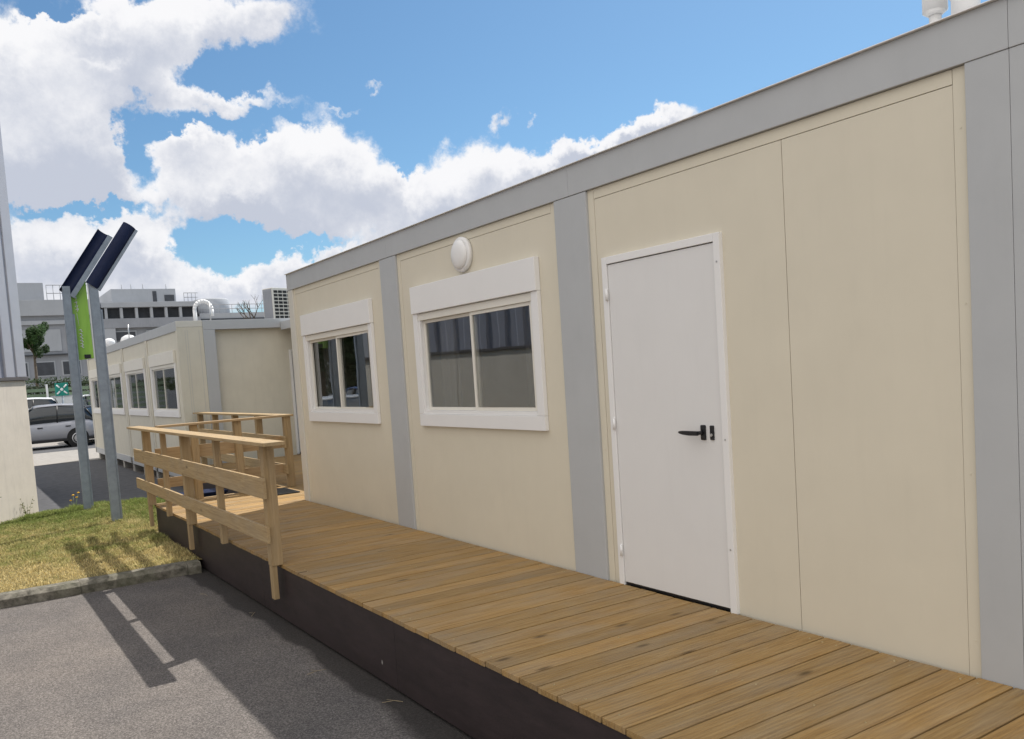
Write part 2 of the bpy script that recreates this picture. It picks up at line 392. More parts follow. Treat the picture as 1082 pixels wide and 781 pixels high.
def blades(name, n, region, hfun, label):
    P = []; C = []; F = []
    k = 0
    while k < n:
        x, y = region()
        if x > -1.44 and y < 11.38: continue
        if Vector((x, y)).__sub__(WALLP).dot(WN) < 0.03 and x < WALLP.x + 0.05: continue
        e = max(0, min(1, (15.3 - y) / 0.5, (-0.55 - x) / 0.3))
        dn = mnoise.noise((x * 0.9 + 5, y * 0.9, 2.0)) + 0.9 * mnoise.noise((x * 3.6, y * 3.6, 7.0)) + 0.6 * mnoise.noise((x * 11, y * 11, 3.0))
        # drier towards the kerb and the left
        dry = 0.88 - 0.22 * (y - 10.0) + 0.5 * dn + random.uniform(-0.25, 0.25) + 0.15 * max(0, -2.2 - x)
        if random.random() < 0.35 * max(0, dry - 0.4): continue
        h = hfun(x, y) * (1.15 - 0.45 * max(0, min(1, dry)))
        z = G + 0.005 + 0.105 * e + 0.018 * mnoise.noise((x * 1.7, y * 1.7, 0)) * e - 0.004
        a = random.uniform(0, 6.283); lean = random.uniform(0.15, 1.0) * h
        w = random.uniform(0.0025, 0.006); ca, sa = math.cos(a), math.sin(a)
        b = random.uniform(0, 6.283); lx, ly = math.cos(b) * lean, math.sin(b) * lean
        P += [(x - ca * w, y - sa * w, z), (x + ca * w, y + sa * w, z), (x + lx * .4 + ca * w * .8, y + ly * .4 + sa * w * .8, z + h * .62), (x + lx * .4 - ca * w * .8, y + ly * .4 - sa * w * .8, z + h * .62), (x + lx, y + ly, z + h * random.uniform(.75, 1))]
        i = k * 5; F += [(i, i + 1, i + 2, i + 3), (i + 3, i + 2, i + 4)]
        t = max(0, min(1, dry)); r = random.uniform(0.55, 1.4)
        g = (0.215, 0.265, 0.07); d = (0.62, 0.51, 0.25)
        c = [(g[q] * (1 - t) + d[q] * t) * r for q in range(3)]
        C += [(*c, 1)] * 7
        k += 1
    me = bpy.data.meshes.new(name); me.from_pydata(P, [], F); me.materials.append(M['blade'])
    ca = me.color_attributes.new('Col', 'FLOAT_COLOR', 'CORNER'); 
    ca.data.foreach_set('color', np.array(C, dtype=np.float32).ravel())
    o = bpy.data.objects.new(name, me); COL.objects.link(o); tag(o, label=label, cat='grass', kind='stuff'); return o
def gh(x, y):
    c = mnoise.noise((x * 4.3, y * 4.3, 4)); e = max(0, 1 - abs(x + 1.62) / .25)      # tufts, and longer grass against the deck
    return random.uniform(0.022, 0.05) + 0.085 * max(0, c - .1) + 0.05 * e * random.random() + 0.02 * max(0, min(1, (y - 11.5) / 2))
blades('grass', 100000, lambda: (-0.55 - random.random() * 4.4, 9.06 + 6.2 * random.random()), gh, 'yellowing dry grass on the raised strip behind the kerb')

# ------------------------------------------------------------------ timber deck
def deck():
    t = empty('wooden_deck', (0, 0, 0), label='long low walkway deck of brown boards along the cream cabins with dark skirting', cat='deck')
    s = 0.145; ph = 2.741 % s
    m = MB(); n0 = int(-3.0 / s); 
    for n in range(n0, 80):
        y0 = n * s + ph
        if y0 + s > 11.32: break
        jx = random.uniform(-0.003, 0.003); dz = random.uniform(-0.0012, 0.0012)
        m.box(-1.425 + jx, -0.004 if y0 < 9.6 else 0.55, y0 + 0.0045, y0 + s - 0.0045, -0.028 + dz, dz, 0.0025)
    m.build('deck_boards', M['deck'], t)
    # return leg of the deck running behind the first cabin
    m = MB(); y0 = 9.80
    while y0 + s < 11.32:
        m.box(0.555, 3.0, y0, y0 + s - 0.007, -0.030, -0.001, 0.0025); y0 += s
    y0 = 11.33
    while y0 + s < 16.1:
        m.box(0.26, 3.0, y0, y0 + s - 0.007, -0.030, -0.001, 0.0025); y0 += s
    m.build('deck_boards', M['deck'], t)
    # screws
    m = MB()
    for n in range(n0, 70):
        yb = n * s + ph
        for xx in (-1.36, -0.72, -0.07):
            for q in (0.035, 0.11):
                if random.random() < 0.6: continue
                m.cyl((xx + random.uniform(-.012, .012), yb + q, -0.003), (xx, yb + q, 0.0016), 0.0042, n=8)
    m.build('screws', M['brass'], t, kind='stuff')
    # skirting sheets, 2.5 m each
    y = -3.0
    while y < 11.25:
        y1 = min(y + 2.5, 11.25)
        MB().box(-1.412, -1.394, y + 0.0015, y1 - 0.0015, G + 0.02, -0.034, 0.001).build('skirting_board', M['skirt'], t); y = y1
    MB().box(-1.390, 0.26, 11.26, 11.278, G + 0.02, -0.034, 0.001).build('skirting_board', M['skirt'], t)
    MB().box(0.268, 0.286, 11.28, 16.05, G + 0.02, -0.034, 0.001).build('skirting_board', M['skirt'], t)
    # joists and feet
    m = MB()
    y = -2.9
    while y < 11.2:
        m.box(-1.39, -0.01 if y < 9.7 else 3.0, y, y + 0.045, -0.15, -0.031); y += 0.6
    while y < 16:
        m.box(0.29, 3.0, y, y + 0.045, -0.15, -0.031); y += 0.6
    m.build('joists', M['post'], t)
    return t
deck()

def railing(name, label, axis, a0, a1, fixed, posts, side, cap=(0.165, 0.028), capoff=0.0, ends=(0.15, 0.1), capmat=None, group='timber railings round the deck'):
    """axis 'y': runs along y at x=fixed; posts: list of (pos, long?)"""
    t = empty(name, (fixed, a0, 0) if axis == 'y' else (a0, fixed, 0), label=label, cat='railing', group=group)
    o = t.location
    pw = 0.045
    def bx(m, u0, u1, v0, v1, z0, z1, bev=0.003):
        if axis == 'y': m.box(v0 - o.x, v1 - o.x, u0 - o.y, u1 - o.y, z0, z1, bev)
        else: m.box(u0 - o.x, u1 - o.x, v0 - o.y, v1 - o.y, z0, z1, bev)
    for p, kind in posts:
        m = MB()
        if kind == 'long':      # upper block, lower half-lapped tongue down over the skirting
            bx(m, p - pw, p + pw, fixed - side * pw, fixed + side * pw, 0.002, 0.955)
            bx(m, p - pw + .012, p + pw - .012, fixed + side * 0.002, fixed + side * pw, -0.265, 0.0)
        elif kind == 'thin': bx(m, p - 0.035, p + 0.035, fixed - side * 0.01, fixed + side * pw, -0.02, 0.955)
        else: bx(m, p - pw, p + pw, fixed - side * pw, fixed + side * pw, 0.002, 0.955)
        m.build('post', M['post'], t)
    mm = M['rail_y'] if axis == 'y' else M['rail_x']
    for z0, z1 in ((0.535, 0.695), (0.185, 0.315)):
        m = MB(); s0 = fixed + side * (pw + 0.001); s1 = fixed + side * (pw + 0.027)
        bx(m, a0, a1, min(s0, s1), max(s0, s1), z0 + random.uniform(-.004, .004), z1, 0.003)
        m.build('rail_board', mm, t)
    m = MB(); bx(m, a0 - ends[0], a1 + ends[1], fixed + capoff - cap[0] / 2, fixed + capoff + cap[0] / 2, 0.957, 0.957 + cap[1], 0.003)
    m.build('handrail', mm, t)
    return t
railing('deck_railing', 'bright timber railing along the front edge of the deck, nearest to the camera', 'y', 6.40, 11.75, -1.458,
        [(6.47, 'long'), (7.87, 'thin'), (9.17, 'long'), (10.15, 'thin'), (11.22, 'long')], -1, ends=(0.28, -0.02), capoff=-0.05)
railing('deck_railing', 'timber railing across the far end of the deck, running towards the cabin corner', 'x', -1.36, 0.30, 11.20,
        [(-0.88, 'short'), (-0.32, 'short')], 1, ends=(-.03, -0.02))
railing('deck_railing', 'farthest timber railing, on the return deck in front of the recessed cream wall', 'y', 11.10, 15.95, 0.345,
        [(11.17, 'short'), (12.4, 'short'), (13.6, 'short'), (14.8, 'short'), (15.8, 'short')], -1, ends=(0.0, 0.05))

# rubber mat and navy crate at the end of the deck
m = MB(); m.box(-0.30, 0.20, 10.45, 11.05, 0.0022, 0.016, 0.004)
for i in range(9): m.box(-0.28, 0.18, 10.49 + i * 0.06, 10.51 + i * 0.06, 0.016, 0.021, 0.001)
m.build('door_mat', M['rubber'], label='black ribbed rubber mat lying at the far end of the deck', cat='mat')
cr = empty('storage_crate', (-0.62, 12.3, G), label='navy blue plastic crate on the ground behind the end railing', cat='crate')
m = MB()
for a in ((-.33, .33, -.2, -.18), (-.33, .33, .18, .2), (-.33, -.31, -.18, .18), (.31, .33, -.18, .18)): m.box(a[0], a[1], a[2], a[3], .02, .40, .004)
m.box(-.33, .33, -.2, .2, 0.0, .02, .004)
m.box(-.35, .35, -.22, .22, .401, .43, .008)
m.build('crate_body', M['navy'], cr)
MB().box(-.10, .10, -.225, -.221, .29, .33, .002).build('handle', M['black'], cr)

# ------------------------------------------------------------------ cabins
def window(parent, xf, w, z0, z1, box_h, ncurt=0, pane_rot=0.0, gm='glass', light=False):
    """local frame: u along facade (0..w), n outward (+), z up. xf maps (n,u,z)->world-local"""
    def b(m, n0, n1, u0, u1, za, zb, bev=0.003, mat=None):
        m.box(n0, n1, u0, u1, za, zb, bev, mat, xf)
    fw = 0.075; so = 0.032
    f = MB()
    zt = z1 - box_h
    b(f, 0, so, 0, fw, z0 + .105, zt); b(f, 0, so, w - fw, w, z0 + .105, zt); b(f, 0, so, 0, w, z0, z0 + 0.104)
    # inner track
    for u0, u1, za, zb in ((fw, fw + .028, z0 + .105, zt - .001), (w - fw - .028, w - fw, z0 + .105, zt - .001)):
        b(f, -0.02, so - .014, u0, u1, za, zb, 0.002)
    b(f, -0.02, so - .012, fw + .029, w - fw - .029, z0 + .105, z0 + .135, .002)
    win = f.build('window', M['white'], parent)
    m = MB(); b(m, 0, 0.045, -0.002, w + .002, zt + .001, z1, 0.004); m.build('shutter_box', M['white'] if gm == 'glass' else M['rail'], win)
    m = MB(); b(m, -0.02, 0.022, fw + .001, w - fw - .001, zt - .062, zt - .006, 0.003); b(m, -.015, .012, fw + .001, w - fw - .001, zt - .005, zt, 0.0); m.build('shutter_slat', M['rail'], win)
    # two sliding leaves
    zi0, zi1 = z0 + .136, zt - .063; ui0, ui1 = fw + .029, w - fw - .029; mid = (ui0 + ui1) / 2; lf = .032
    for k, (ua, ub, dn) in enumerate(((ui0, mid + .02, 0.0), (mid - .02, ui1, -0.022))):
        m = MB(); nA, nB = -0.012 + dn, 0.008 + dn
        b(m, nA, nB, ua, ua + lf, zi0, zi1, .002); b(m, nA, nB, ub - lf, ub, zi0, zi1, .002)
        b(m, nA, nB, ua + lf, ub - lf, zi0, zi0 + lf * .8, .0015); b(m, nA, nB, ua + lf, ub - lf, zi1 - lf * .8, zi1, .0015)
        m.build('sash', M['rail'] if k == 0 else M['rail'], win)
        m = MB(); c = Vector((0.0, (ua + ub) / 2, 0)); bm = None
        rot = Matrix.Translation(c) @ Matrix.Rotation(pane_rot, 4, 'Z') @ Matrix.Translation(-c)
        hh = 0.5 * (ub - ua) - lf + .004
        m.box(-.004 + dn - .001, .000 + dn - .001, ua + lf - .004, ub - lf + .004, zi0 + .02, zi1 - .02, 0, None, xf @ rot)
        m.build('pane', M[gm], win)
    # curtain: pleated strip behind glass
    for (ca, cb) in ([(.62, .98)] if ncurt == 1 else [(.02, .2), (.8, .98)] if ncurt == 2 else []):
        pts = []; u0 = ui0 + (ui1 - ui0) * ca; u1 = ui0 + (ui1 - ui0) * cb; n = 60
        bm = bmesh.new(); A = []; B = []
        for i in range(n + 1):
            u = u0 + (u1 - u0) * i / n; nn = -0.16 + 0.022 * math.sin(i * 1.05) + .008 * math.sin(i * .37)
            A.append(bm.verts.new((nn, u, z0 + .02))); B.append(bm.verts.new((nn, u, zt + .02)))
        for i in range(n):
            f_ = bm.faces.new((A[i], A[i + 1], B[i + 1], B[i])); f_.smooth = True
        bmesh.ops.solidify(bm, geom=bm.faces[:], thickness=.004)
        m = MB(); m.merge(bm, None, xf); m.build('curtain', M['curtain'], win)
    return win

def panel(m, xf, u0, u1, z0, z1, hole=None, th=0.05, n1=-0.02):
    """flat sandwich panel, front at n1, with an optional rectangular hole (a,b,za,zb)"""
    def b(ua, ub, za, zb): m.box(n1 - th, n1, ua, ub, za, zb, 0, None, xf)
    if not hole: b(u0, u1, z0, z1); return
    a, c, za, zb = hole
    b(u0, a, z0, z1); b(c, u1, z0, z1); b(a, c, z0, za); b(a, c, zb, z1)

FX = Matrix(((-1, 0, 0, 0), (0, 1, 0, 0), (0, 0, 1, 0), (0, 0, 0, 1)))   # outward = -x
def shift(x, y=0, z=0): return Matrix.Translation((x, y, z))

def cabin_one():
    t = empty('portable_cabin', (0, 0, 0), label='nearest cream modular cabin with grey frame, two shuttered windows and a white door', cat='cabin', group='cream modular cabins')
    X6 = 6.0; zt = 2.679; zb = 2.49; zl = -0.30
    pitch = 2.69; y_end = 9.752
    # posts between modules: two 165 mm legs with a hairline joint
    for yc in (7.07, 4.38, 1.69, -1.0):
        m = MB()
        if yc > 2:                               # two legs under one folded cover
            m.box(0, 0.16, yc - 0.166, yc + 0.166, zl, zb - .0015, 0.006)
        else:
            m.box(0, 0.16, yc - 0.166, yc - 0.0008, zl, zb - .0015, 0.002); m.box(0, 0.16, yc + 0.0008, yc + 0.166, zl, zb - .0015, 0.002)
        m.build('corner_post', M['grey'], t)
    MB().box(0.0, 0.16, y_end - 0.16, y_end, zl, zb - .0015, 0.008).build('corner_post', M['pale_frame'], t)
    MB().box(0.0, 0.16, -3.85, -3.69, zl, zb - .0015, 0.008).build('corner_post', M['grey'], t)
    # roof beams per module (joint between)
    yb = [y_end, 7.07, 4.38, 1.69, -1.0, -3.85]
    for a, b in zip(yb[:-1], yb[1:]):
        m = MB(); m.box(-0.004, 0.16, b + .0006, a - .0006, zb, zt, 0.003); m.build('roof_beam', M['grey'], t)
    MB().box(0.0, X6, y_end - 0.16 + .001, y_end + .003, zb + .001, zt - .001, 0.006).build('roof_beam', M['grey'], t)
    m = MB(); m.box(0.161, X6, -3.85, y_end - .16, zt - 0.16, zt - 0.02, 0.0); m.build('roof', M['roof'], t)
    # thin bright roof-edge flashing
    MB().box(-0.024, 0.05, -3.85, y_end + .006, zt + .0005, zt + .005, 0.001).build('roof_edge', M['white'], t)
    # floor, hidden walls
    MB().box(0.161, X6, -3.85, y_end - .05, zl, -0.13, 0).build('floor', M['inner'], t)
    MB().box(X6 + .001, X6 + .06, -3.85, y_end, zl, zt - .03, 0).build('wall', M['cream'], t)
    MB().box(0.161, X6, y_end - .06, y_end - .01, -.129, zb - .01, 0).build('wall', M['cream'], t)
    MB().box(0.161, X6, -3.85, -3.79, -.129, zb, 0).build('wall', M['cream'], t)
    MB().box(2.6, 2.66, -3.78, y_end - .07, -.129, zb, 0).build('partition', M['inner'], t)
    # facade panels: module spans
    spans = [(7.236, 9.592), (4.546, 6.904), (1.856, 4.214), (-0.834, 1.524), (-3.69, -1.166)]
    xf = FX
    w2 = (4.773, 6.623); w1 = (7.49, 9.34)
    dr = (3.142, 4.092)
    for i, (a, b) in enumerate(spans):
        m = MB(); ti = 0.058
        # edge trims (slightly proud of the skin) leave a dark hairline
        tr = MB()
        for (u0, u1, za, zc) in ((a, a + ti, -0.12, zb - .001), (b - ti, b, -0.12, zb - .001), (a + ti + .001, b - ti - .001, zb - .062, zb - .001)):
            tr.box(-0.0, 0.05, u0 + .0008, u1 - .0003, za, zc - .001, 0.0015)
        tr.bm.verts.ensure_lookup_table()
        bmesh.ops.translate(tr.bm, vec=(0.0175, 0, 0), verts=tr.bm.verts)
        tr.build('panel_trim', M['cream_trim'], t)
        A, B = a + ti + .0018, b - ti - .0018; Z0, Z1 = -0.12, zb - .0645
        if i == 0: panel(m, xf, A, B, Z0, Z1, (w1[0] + .05, w1[1] - .05, 1.02, 1.93))
        elif i == 1:
            panel(m, xf, A, B, Z0, Z1, (w2[0] + .05, w2[1] - .05, 1.02, 1.93))
        elif i == 2:
            j = 2.746
            panel(m, xf, A, j - .0018, Z0, Z1)
            panel(m, xf, j + .0018, B, Z0, Z1, (dr[0] + .02, dr[1] - .02, -0.10, 2.02))
        else:
            j = (A + B) / 2; panel(m, xf, A, j - .0018, Z0, Z1); panel(m, xf, j + .0018, B, Z0, Z1)
        m.build('wall_panel', M['cream'], t)
        MB().box(0.072, 0.074, a, b, -0.12, 0.9 if i < 2 else (2.45 if i > 2 else -0.05), 0).build('panel_backing', M['dark'], t)
    wx = FX @ shift(0, w2[0]); wx = shift(0.019) @ FX @ shift(0, w2[0])
    window(t, wx, w2[1] - w2[0], 0.957, 2.163, 0.232, 2)
    wx = shift(0.019) @ FX @ shift(0, w1[0])
    window(t, wx, w1[1] - w1[0], 0.957, 2.163, 0.232, 1, R(2.4))
    # door: frame, leaf, hinges, lever, lock
    m = MB(); a, b = dr; fw = 0.044
    m.box(-0.006, 0.06, a, a + fw, -0.005, 2.052, .003); m.box(-0.006, 0.06, b - fw, b, -0.005, 2.052, .003); m.box(-0.006, 0.06, a + fw + .0005, b - fw - .0005, 2.008, 2.052, .003)
    fr = m.build('door_frame', M['white'], t)
    leaf = MB().box(0.003, 0.045, a + fw + .004, b - fw - .003, 0.018, 2.003, 0.003).build('door', M['door'], t)
    MB().box(0.010, 0.05, a + fw, b - fw, 0.0, 0.014, 0.002).build('threshold', M['black'], t)
    for z in (0.22, 1.02, 1.82):
        MB().cyl((-0.013, b - fw + .001, z - .035), (-0.013, b - fw + .001, z + .035), 0.0085, n=14).build('hinge', M['white'], leaf)
    yh = 3.322; zh = 0.985
    m = MB(); m.box(-0.008, 0.004, yh - .018, yh + .018, zh - .042, zh + .042, .007)
    m.cyl((-.006, yh, zh), (-.052, yh, zh), .0105, n=16)
    m.prism([(yh - .014, zh - .012), (yh + .05, zh - .0135), (yh + .105, zh - .009), (yh + .135, zh - .001), (yh + .137, zh + .007), (yh + .115, zh + .012), (yh + .05, zh + .012), (yh - .014, zh + .012)], -.064, -.046, 'x', bev=.004)
    m.build('door_handle', M['black'], leaf)
    m = MB(); m.box(-0.006, 0.004, 3.245, 3.272, zh - .040, zh + .040, .004, M['black']); m.cyl((-.006, 3.2585, zh - .012), (-.012, 3.2585, zh - .012), .0085, n=14, mat=M['steel'])
    m.build('lock_plate', None, leaf)
    for z in (0.35, 0.95, 1.9): MB().cyl((-.0085, a + .022, z), (-.004, a + .022, z), .005, n=10).build('screw', M['steel'], fr)
    m = MB()
    for (a, b) in spans[:3]:
        for yy in (a + .03, b - .03):
            for z in (.15, .85, 1.55, 2.25): m.cyl((.0150, yy, z), (.020, yy, z), .004, n=8)
    m.build('rivets', M['cream_trim'], t, kind='stuff')
    # round bulkhead lamp
    m = MB(); c = (0.018, 5.752, 2.322)
    m.lathe(c, (-1, 0, 0), [(0.134, 0), (0.136, 0.026), (0.130, 0.036), (0.116, 0.038)], 48)
    lp = m.build('wall_lamp', M['white'], t)
    MB().lathe((0.018 - .037, 5.752, 2.322), (-1, 0, 0), [(0.114, 0), (0.111, 0.012), (0.098, 0.024), (0.06, 0.033), (0.012, 0.036)], 48).build('lamp_cover', M['white'], lp)
    # roof vents near the camera end
    vp = MB(); vp.cyl((0.42, 2.20, zt - .02), (0.42, 2.20, 2.875), 0.026, n=20); vp.cyl((0.42, 2.20, 2.868), (0.42, 2.20, 2.885), 0.03, 0.052, n=24); vp.cyl((0.42, 2.20, 2.885), (0.42, 2.20, 3.1), 0.052, n=28)
    vp.build('vent_pipe', M['white'], t)
    vp = MB(); vp.cyl((0.42, 2.065, zt - .02), (0.42, 2.065, 3.15), 0.057, n=28); vp.cyl((0.42, 2.065, 2.90), (0.42, 2.065, 2.93), 0.061, n=28)
    vp.build('vent_pipe', M['white'], t)
    # support pads
    for yy in (-3.6, -1.0, 1.69, 4.38, 7.07, 9.6):
        for xx in (0.1, 5.8): MB().box(xx, xx + .3 if xx > 1 else xx + .2, yy - .1, yy + .1, G, zl - .001, .005).build('support_pad', M['concrete'], t)
    MB().box(0.0, 0.12, -3.85, y_end, zl - .001, -0.121, .004).build('floor_beam', M['grey'], t)
    return t
cabin_one()

def cabin_two():
    X0 = 0.13; Y0 = 16.1
    t = empty('portable_cabin', (X0, Y0, 0), label='farther cream modular cabin with a row of four windows and a recessed end wall', cat='cabin', group='cream modular cabins')
    zt = 2.665; zb = 2.49; zl = -0.28; pitch = 2.92; n = 4; LN = pitch * n
    xf = FX
    for k in range(n + 1):
        yc = k * pitch; a = yc - .12 if k else 0; b = yc + .12 if k < n else yc
        if k == 0: continue
        m = MB(); m.box(0, .15, a, b, zl, zb - .001, .006); m.build('corner_post', M['pale_frame'] if k == n else M['cream2'], t)
        m = MB(); m.box(-.012, .01, yc - .008, yc + .008, zl, zb - .001, .003) if k < n else m.box(-.006, .01, yc - .03, yc - .01, zl, zb, .003)
        m.build('joint_cover', M['pale_frame'], t)
    for k in range(n):
        m = MB(); m.box(-.004, .15, k * pitch + .0015, (k + 1) * pitch - .0015, zb, zt, .006); m.build('roof_beam', M['grey'], t)
        a = k * pitch + (.12 if k else .10); b = (k + 1) * pitch - .12
        u0, u1 = k * pitch + .33, k * pitch + 2.62
        m = MB(); panel(m, xf, a + .002, b - .002, -.12, zb - .002, (u0 + .05, u1 - .05, 1.0, 1.93)); m.build('wall_panel', M['cream2'], t)
        window(t, shift(0.019) @ FX @ shift(0, u0), u1 - u0, .90, 2.16, .24, 0, 0, 'glass2')
    MB().box(0, .12, 0, LN, zl, -.121, .004).build('floor_beam', M['grey'], t)
    # end face (y = Y0): cream strip, grey post, recessed panel, door
    MB().box(0.0, 0.47, -0.004, 0.095, -0.12, zb + 0.06, .004).build('end_panel', M['cream2'], t)
    m = MB(); m.box(0.0, .47, -.008, .09, zb + .061, zt, .004); m.build('roof_beam', M['pale_frame'], t)
    for u in (0.15, 0.19, 0.40): 
        MB().box(u, u + .004, -.007, -.0035, -.1, zb, 0).build('panel_joint', M['grey'], t)
    MB().box(0.471, 0.69, -.02, .13, zl, zb - .001, .006).build('corner_post', M['grey'], t)
    MB().box(0.471, 5.9, -.02, .13, zb, zt, .006).build('roof_beam', M['grey'], t)
    m = MB(); m.box(.69, 2.13, .14, .19, -.12, zb - .001, 0); m.box(3.08, 5.9, .14, .19, -.12, zb - .001, 0); m.box(2.13, 3.08, .14, .19, 2.06, zb - .001, 0)
    m.build('wall_panel', M['cream2'], t)
    m = MB(); m.box(2.132, 2.175, .10, .2, -.01, 2.058, .003); m.box(3.035, 3.078, .10, .2, -.01, 2.058, .003); m.box(2.176, 3.034, .10, .2, 2.015, 2.058, .003)
    m.build('door_frame', M['white'], t)
    dl = MB().box(2.195, 3.030, .13, .17, .02, 2.01, .003).build('door', M['door'], t)
    MB().box(2.175, 2.195, .155, .17, .02, 2.01, 0).build('door_gap', M['dark'], t)
    MB().box(2.9, 2.97, .07, .13, .95, 1.0, .006).build('door_handle', M['black'], dl)
    # shell
    MB().box(.151, 5.9, .2, LN, zt - .16, zt - .02, 0).build('roof', M['roof'], t)
    MB().box(.121, 5.9, .2, LN, zl, -.13, 0).build('floor', M['inner'], t)
    MB().box(5.901, 5.96, 0, LN, zl, zt - .03, 0).build('wall', M['cream2'], t)
    MB().box(0, 5.9, LN + .001, LN + .06, zl, zt - .03, 0).build('wall', M['cream2'], t)
    MB().box(2.6, 2.66, .2, LN, -.12, zb, 0).build('partition', M['inner'], t)
    k = 0.2
    while k < LN:
        MB().box(.02, .24, k, k + .22, G, zl - .001, .005).build('support_pad', M['concrete'], t); k += 1.36
    # link canopy between the two cabins
    MB().box(1.95, 5.7, -6.30, -.03, 2.44, 2.60, .006).build('canopy', M['grey'], t)
    # roof gear
    for (x, y, r, h) in ((.55, 11.0, .17, .28), (.75, 9.0, .22, .2)):
        m = MB(); m.cyl((x, y, zt - .03), (x, y, zt + h), r * .5, n=18); m.ball((x, y, zt + h), r, (1, 1, .75)); m.build('roof_vent', M['white'], t)
    m = MB(); m.box(.5, .9, 7.4, 8.2, zt - .02, zt + .16, .01); m.build('roof_vent', M['white'], t)
    # goose-neck duct
    m = MB(); pts = []
    for i in range(11):
        a = math.pi * i / 10; pts.append((0.72 + .17 * math.cos(a + math.pi) + .17, 1.45, zt + .33 + .17 * math.sin(a)))
    m.tube([(0.72, 1.45, zt - .02)] + pts + [(1.06, 1.45, zt + .2)], .038, 14); m.build('duct_bend', M['white'], t)
    m = MB(); m.box(.45, .70, 1.35, 1.5, zt, zt + .07, .004); m.build('cable_box', M['black'], t)
    m = MB(); m.cyl((.98, 1.3, zt), (.98, 1.3, zt + .45), .014); m.build('cable_mast', M['steel'], t)
    m = MB(); m.cyl((.1, 5.2, zt), (.1, 5.2, zt + .35), .014); m.build('cable_mast', M['steel'], t)
    return t
cabin_two()

# air conditioner on the rear cabin roof
ac = empty('air_conditioner', (2.62, 17.9, 2.645), R(18), label='grey outdoor air conditioning unit with a dark square grille on the rear cabin roof', cat='air conditioner')
m = MB(); m.box(-.16, .62, -.17, .17, .10, .80, .012); m.build('casing', M['pale_frame'], ac)
m = MB()
for i in range(14): m.box(-.166, -.161, -.15, .15, .14 + i * .045, .16 + i * .045, 0)
m.box(-.1605, -.1602, -.155, .155, .12, .78, 0); m.build('side_fins', M['far'], ac)
m = MB()
for i in range(8):
    for j in range(6): m.box(-.12 + j * .118, -.12 + j * .118 + .095, -.179, -.171, .15 + i * .077, .15 + i * .077 + .052, 0)
m.build('front_grille', M['dark'], ac)
for xx in (-.1, .5): MB().box(xx, xx + .06, -.2, .2, 0, .099, .004).build('foot', M['rubber'], ac)

# ------------------------------------------------------------------ left-hand building corner
ang = math.atan2(WDIR.y, WDIR.x)
LB = empty('warehouse', (WALLP.x, WALLP.y, G), ang, label='left-edge building corner with a beige rendered base under lilac grey ribbed cladding', cat='building')
# local +x runs along the wall away from the corner, outward normal is local +y or -y
ln = Vector((-math.sin(ang), math.cos(ang))); so = 1 if ln.dot(WN) > 0 else -1
def wy(a, b): return (min(so * a, so * b), max(so * a, so * b))
BW = 1.72 - G
for k in range(6):
    a, b = wy(-.4, 0.0); MB().box(k * 2.4 + (0.0 if k else 0.0) + .002, (k + 1) * 2.4 - .002, a, b, 0, BW, .012).build('base_wall', M['render'], LB)
a, b = wy(-.40, .03); MB().box(-.03, 14.4, a, b, BW + .001, BW + .05, .004).build('flashing', M['capstrip'], LB)
# return side wall
a, b = wy(-9, -.401); MB().box(0.0, .35, a, b, 0, BW, .01).build('base_wall', M['render'], LB)
prof = []; u = 0.42
while u < 14.3:
    prof += [(u, 0), (u + .16, 0), (u + .19, .045), (u + .30, .045), (u + .33, 0)]; u += .33
poly = [(p, so * (q - .02)) for p, q in prof] + [(14.4, so * -.3), (.42, so * -.3)]
MB().prism(poly, BW + .052, 8.4, 'z').build('cladding', M['cladding'], LB)
a, b = wy(-.36, .03); MB().box(0.0, .20, a, b, BW + .052, 8.4, .006).build('corner_trim', M['cladding_trim'], LB)
a, b = wy(-.36, .012); MB().box(.202, .415, a, b, BW + .052, 8.4, .006).build('corner_trim', M['cladding_trim'], LB)
a, b = wy(-9, -.362); MB().box(0.02, .3, a, b, BW + .052, 8.4, .006).build('cladding', M['cladding'], LB)
a, b = wy(0.002, .06); MB().box(.93, 1.03, a, b, 1.26, 1.31, .004).build('wall_tap', M['black'], LB)

